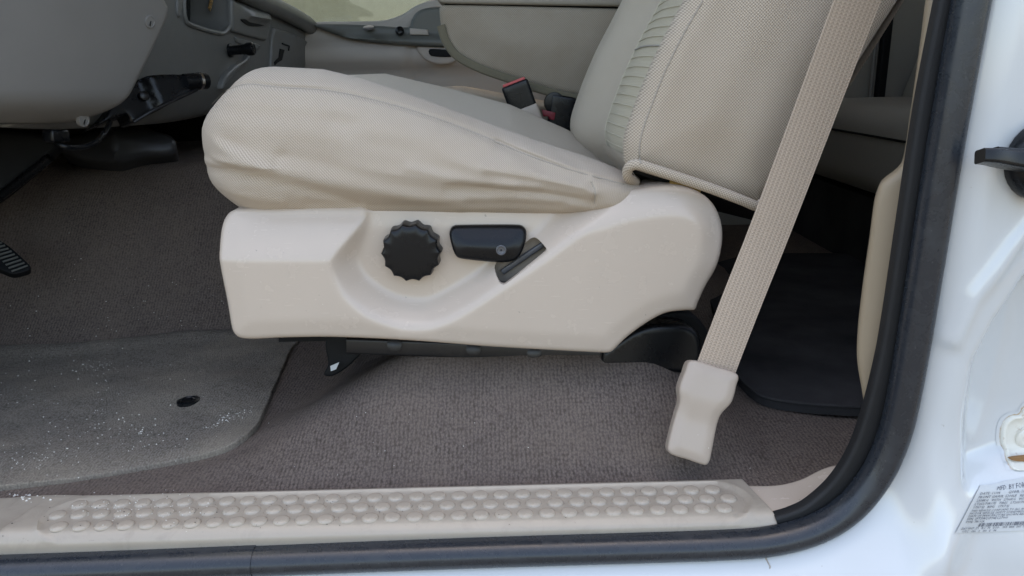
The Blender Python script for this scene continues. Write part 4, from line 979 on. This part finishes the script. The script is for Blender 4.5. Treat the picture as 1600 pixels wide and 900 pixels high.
lab = thing('certification_label', 'white printed label with a barcode stuck low on the pillar', 'label', on_body(1560, 828))
C0, C1, C2, C3 = (1531, 757), (1700, 749), (1668, 826), (1492, 832)   # corners: top left, top right, bottom right, bottom left
def lab_px(s, t):
    a = (C0[0] + (C1[0] - C0[0]) * s, C0[1] + (C1[1] - C0[1]) * s); b = (C3[0] + (C2[0] - C3[0]) * s, C3[1] + (C2[1] - C3[1]) * s)
    return a[0] + (b[0] - a[0]) * t, a[1] + (b[1] - a[1]) * t
ns, ntt = 24, 12
V = on_body_many([lab_px(i / ns, j / ntt) for j in range(ntt + 1) for i in range(ns + 1)], .0012)
Fq = [(j*(ns+1)+i, (j+1)*(ns+1)+i, (j+1)*(ns+1)+i+1, j*(ns+1)+i+1) for j in range(ntt) for i in range(ns)]
sheet = link('sheet', mesh('sheet', V, Fq, [(0, 0)] * len(V)), m_paper, lab)
ASP = 165 / 76
def print_text(body_, s, t, size, stretch=1.0):
    cu = bpy.data.curves.new('t', 'FONT'); cu.body = body_; cu.size = 1; cu.resolution_u = 1
    ob = bpy.data.objects.new('t', cu); COL.objects.link(ob); dg = bpy.context.evaluated_depsgraph_get(); dg.update()
    me0 = bpy.data.meshes.new_from_object(ob.evaluated_get(dg)); bpy.data.objects.remove(ob)
    if not len(me0.vertices): return
    V = on_body_many([lab_px(s + v.co.x * size * stretch / ASP, t - v.co.y * size) for v in me0.vertices], .0018)
    link('printing', mesh('printing', V, [tuple(p.vertices) for p in me0.polygons], smooth=False), m_ink, lab)
for tx_, s, t, sz in [('MFD. BY FORD MOTOR CO. IN U.S.A.', .17, .12, .105), ('DATE: 11/04        GVWR: 10000LB/ 4535KG', .035, .20, .075), ('FRONT GAWR: 5200LB   REAR GAWR: 6100LB', .035, .275, .075), ('2358KG   WITH   2766KG   WITH', .035, .345, .07), ('LT265/70R17E   TIRES   LT265/70R17E', .035, .415, .07), ('17X7.5J   RIMS   17X7.5J', .035, .485, .07), ('THIS VEHICLE CONFORMS TO ALL APPLICABLE FEDERAL', .035, .555, .062), ('MOTOR VEHICLE SAFETY STANDARDS IN EFFECT ON THE', .035, .61, .062), ('DATE OF MANUFACTURE SHOWN ABOVE.', .035, .665, .062), ('VIN: 1FTSW21P74EC27060', .035, .725, .07), ('TYPE: TRUCK', .035, .785, .062), ('EXT PNT: Z1   RC: 74   DSO:   WB  BRK  INT TR  TP/PS  R  AXLE', .03, .925, .06), ('UTC   156   2   3H   E   38', .05, .985, .06)]:
    print_text(tx_, s, t, sz)
s = .17
while s < .72:
    wd = random.choice((.003, .005, .008)); q4 = [(s, .80), (s, .875), (s + wd, .875), (s + wd, .80)]
    link('barcode_bar', mesh('barcode_bar', on_body_many([lab_px(*c) for c in q4], .0018), [(0, 1, 2, 3)], smooth=False), m_ink, lab); s += wd + random.choice((.004, .006, .009))

# ------------------------------------------------------------------ crumbs and grit
def crumbs(name, places, mat, label):
    V, Fc = [], []
    for (p, r_) in places:
        o = len(V)
        for q_ in ((1, 0, 0), (-1, 0, 0), (0, 1, 0), (0, -1, 0), (0, 0, 1), (0, 0, -.5)):
            j = r_ * random.uniform(.6, 1.3); V.append(p + Vector(q_) * j)
        for f in ((0, 2, 4), (2, 1, 4), (1, 3, 4), (3, 0, 4), (2, 0, 5), (1, 2, 5), (3, 1, 5), (0, 3, 5)): Fc.append(tuple(o + i for i in f))
    o = link(name, mesh(name, V, Fc, smooth=False), mat); tag(o, label, None, None, 'stuff')
pl_ = []
dgr = bpy.context.evaluated_depsgraph_get(); dgr.update()
def hit(u, v):
    ok, loc, nrm, _, ob, _ = S.ray_cast(dgr, CAM, ray(u, v).normalized())
    return loc if ok else None
def stitched(name, px, mat, parent, rad=.0009, n=6, lift=.0002):
    pts = [hit(u, v) for u, v in spline(px, False, n=n)]; pts = [p for p in pts if p is not None]
    sweep(name, [p + (CAM - p).normalized() * lift for p in pts], circ(rad, 6), (0, -1, .3), mat, parent, smoothed=False)
m_stitch = plastic('taupe_thread', (.37, .325, .27), .9, 900, .4, .1, .1)
stitched('seam', [(331, 163), (352, 143), (385, 132), (440, 137), (520, 143), (620, 166), (720, 199), (820, 241), (900, 268), (975, 288)], m_stitch, seat)
stitched('seam', [(924, 284), (930, 300), (929, 318)], m_stitch, seat)
stitched('seam', [(1001, 256), (999, 235), (1004, 205), (1018, 165), (1040, 110), (1070, 50), (1098, 2)], m_stitch, seat, .0010)
def sprinkle(cu, cv, su, sv, n_, r0, r1, sh=0):
    out = []
    for _ in range(n_):
        a = random.gauss(0, 1); u = cu + a * su; v = cv + random.gauss(0, 1) * sv + sh * a
        p = hit(u, v)
        if p is not None: out.append((p + Vector((0, 0, .0005)), random.uniform(r0, r1) * ((p - CAM).length / .9)))
    return out
white = sprinkle(130, 600, 90, 55, 90, .0004, .0010) + sprinkle(150, 575, 18, 6, 40, .0003, .0007, -4) + sprinkle(355, 655, 18, 4, 70, .0003, .0009, -7) + sprinkle(200, 680, 60, 18, 60, .0004, .0010) + sprinkle(60, 715, 40, 15, 60, .0003, .0009) + sprinkle(200, 795, 60, 12, 80, .0004, .0009) + sprinkle(45, 778, 18, 3, 20, .0006, .0015) + sprinkle(250, 470, 130, 40, 50, .0003, .0007) + sprinkle(700, 680, 260, 45, 25, .0004, .0008)
crumbs('crumbs', white, m_crumb, 'pale crumbs and dust scattered over the floor mat and tread plate')
crumbs('grit', sprinkle(250, 800, 170, 14, 60, .0003, .0008) + sprinkle(600, 805, 250, 15, 40, .0003, .0007) + sprinkle(800, 850, 200, 6, 4, .0006, .0012), m_dark_crumb, 'dark grit scattered along the tread plate')
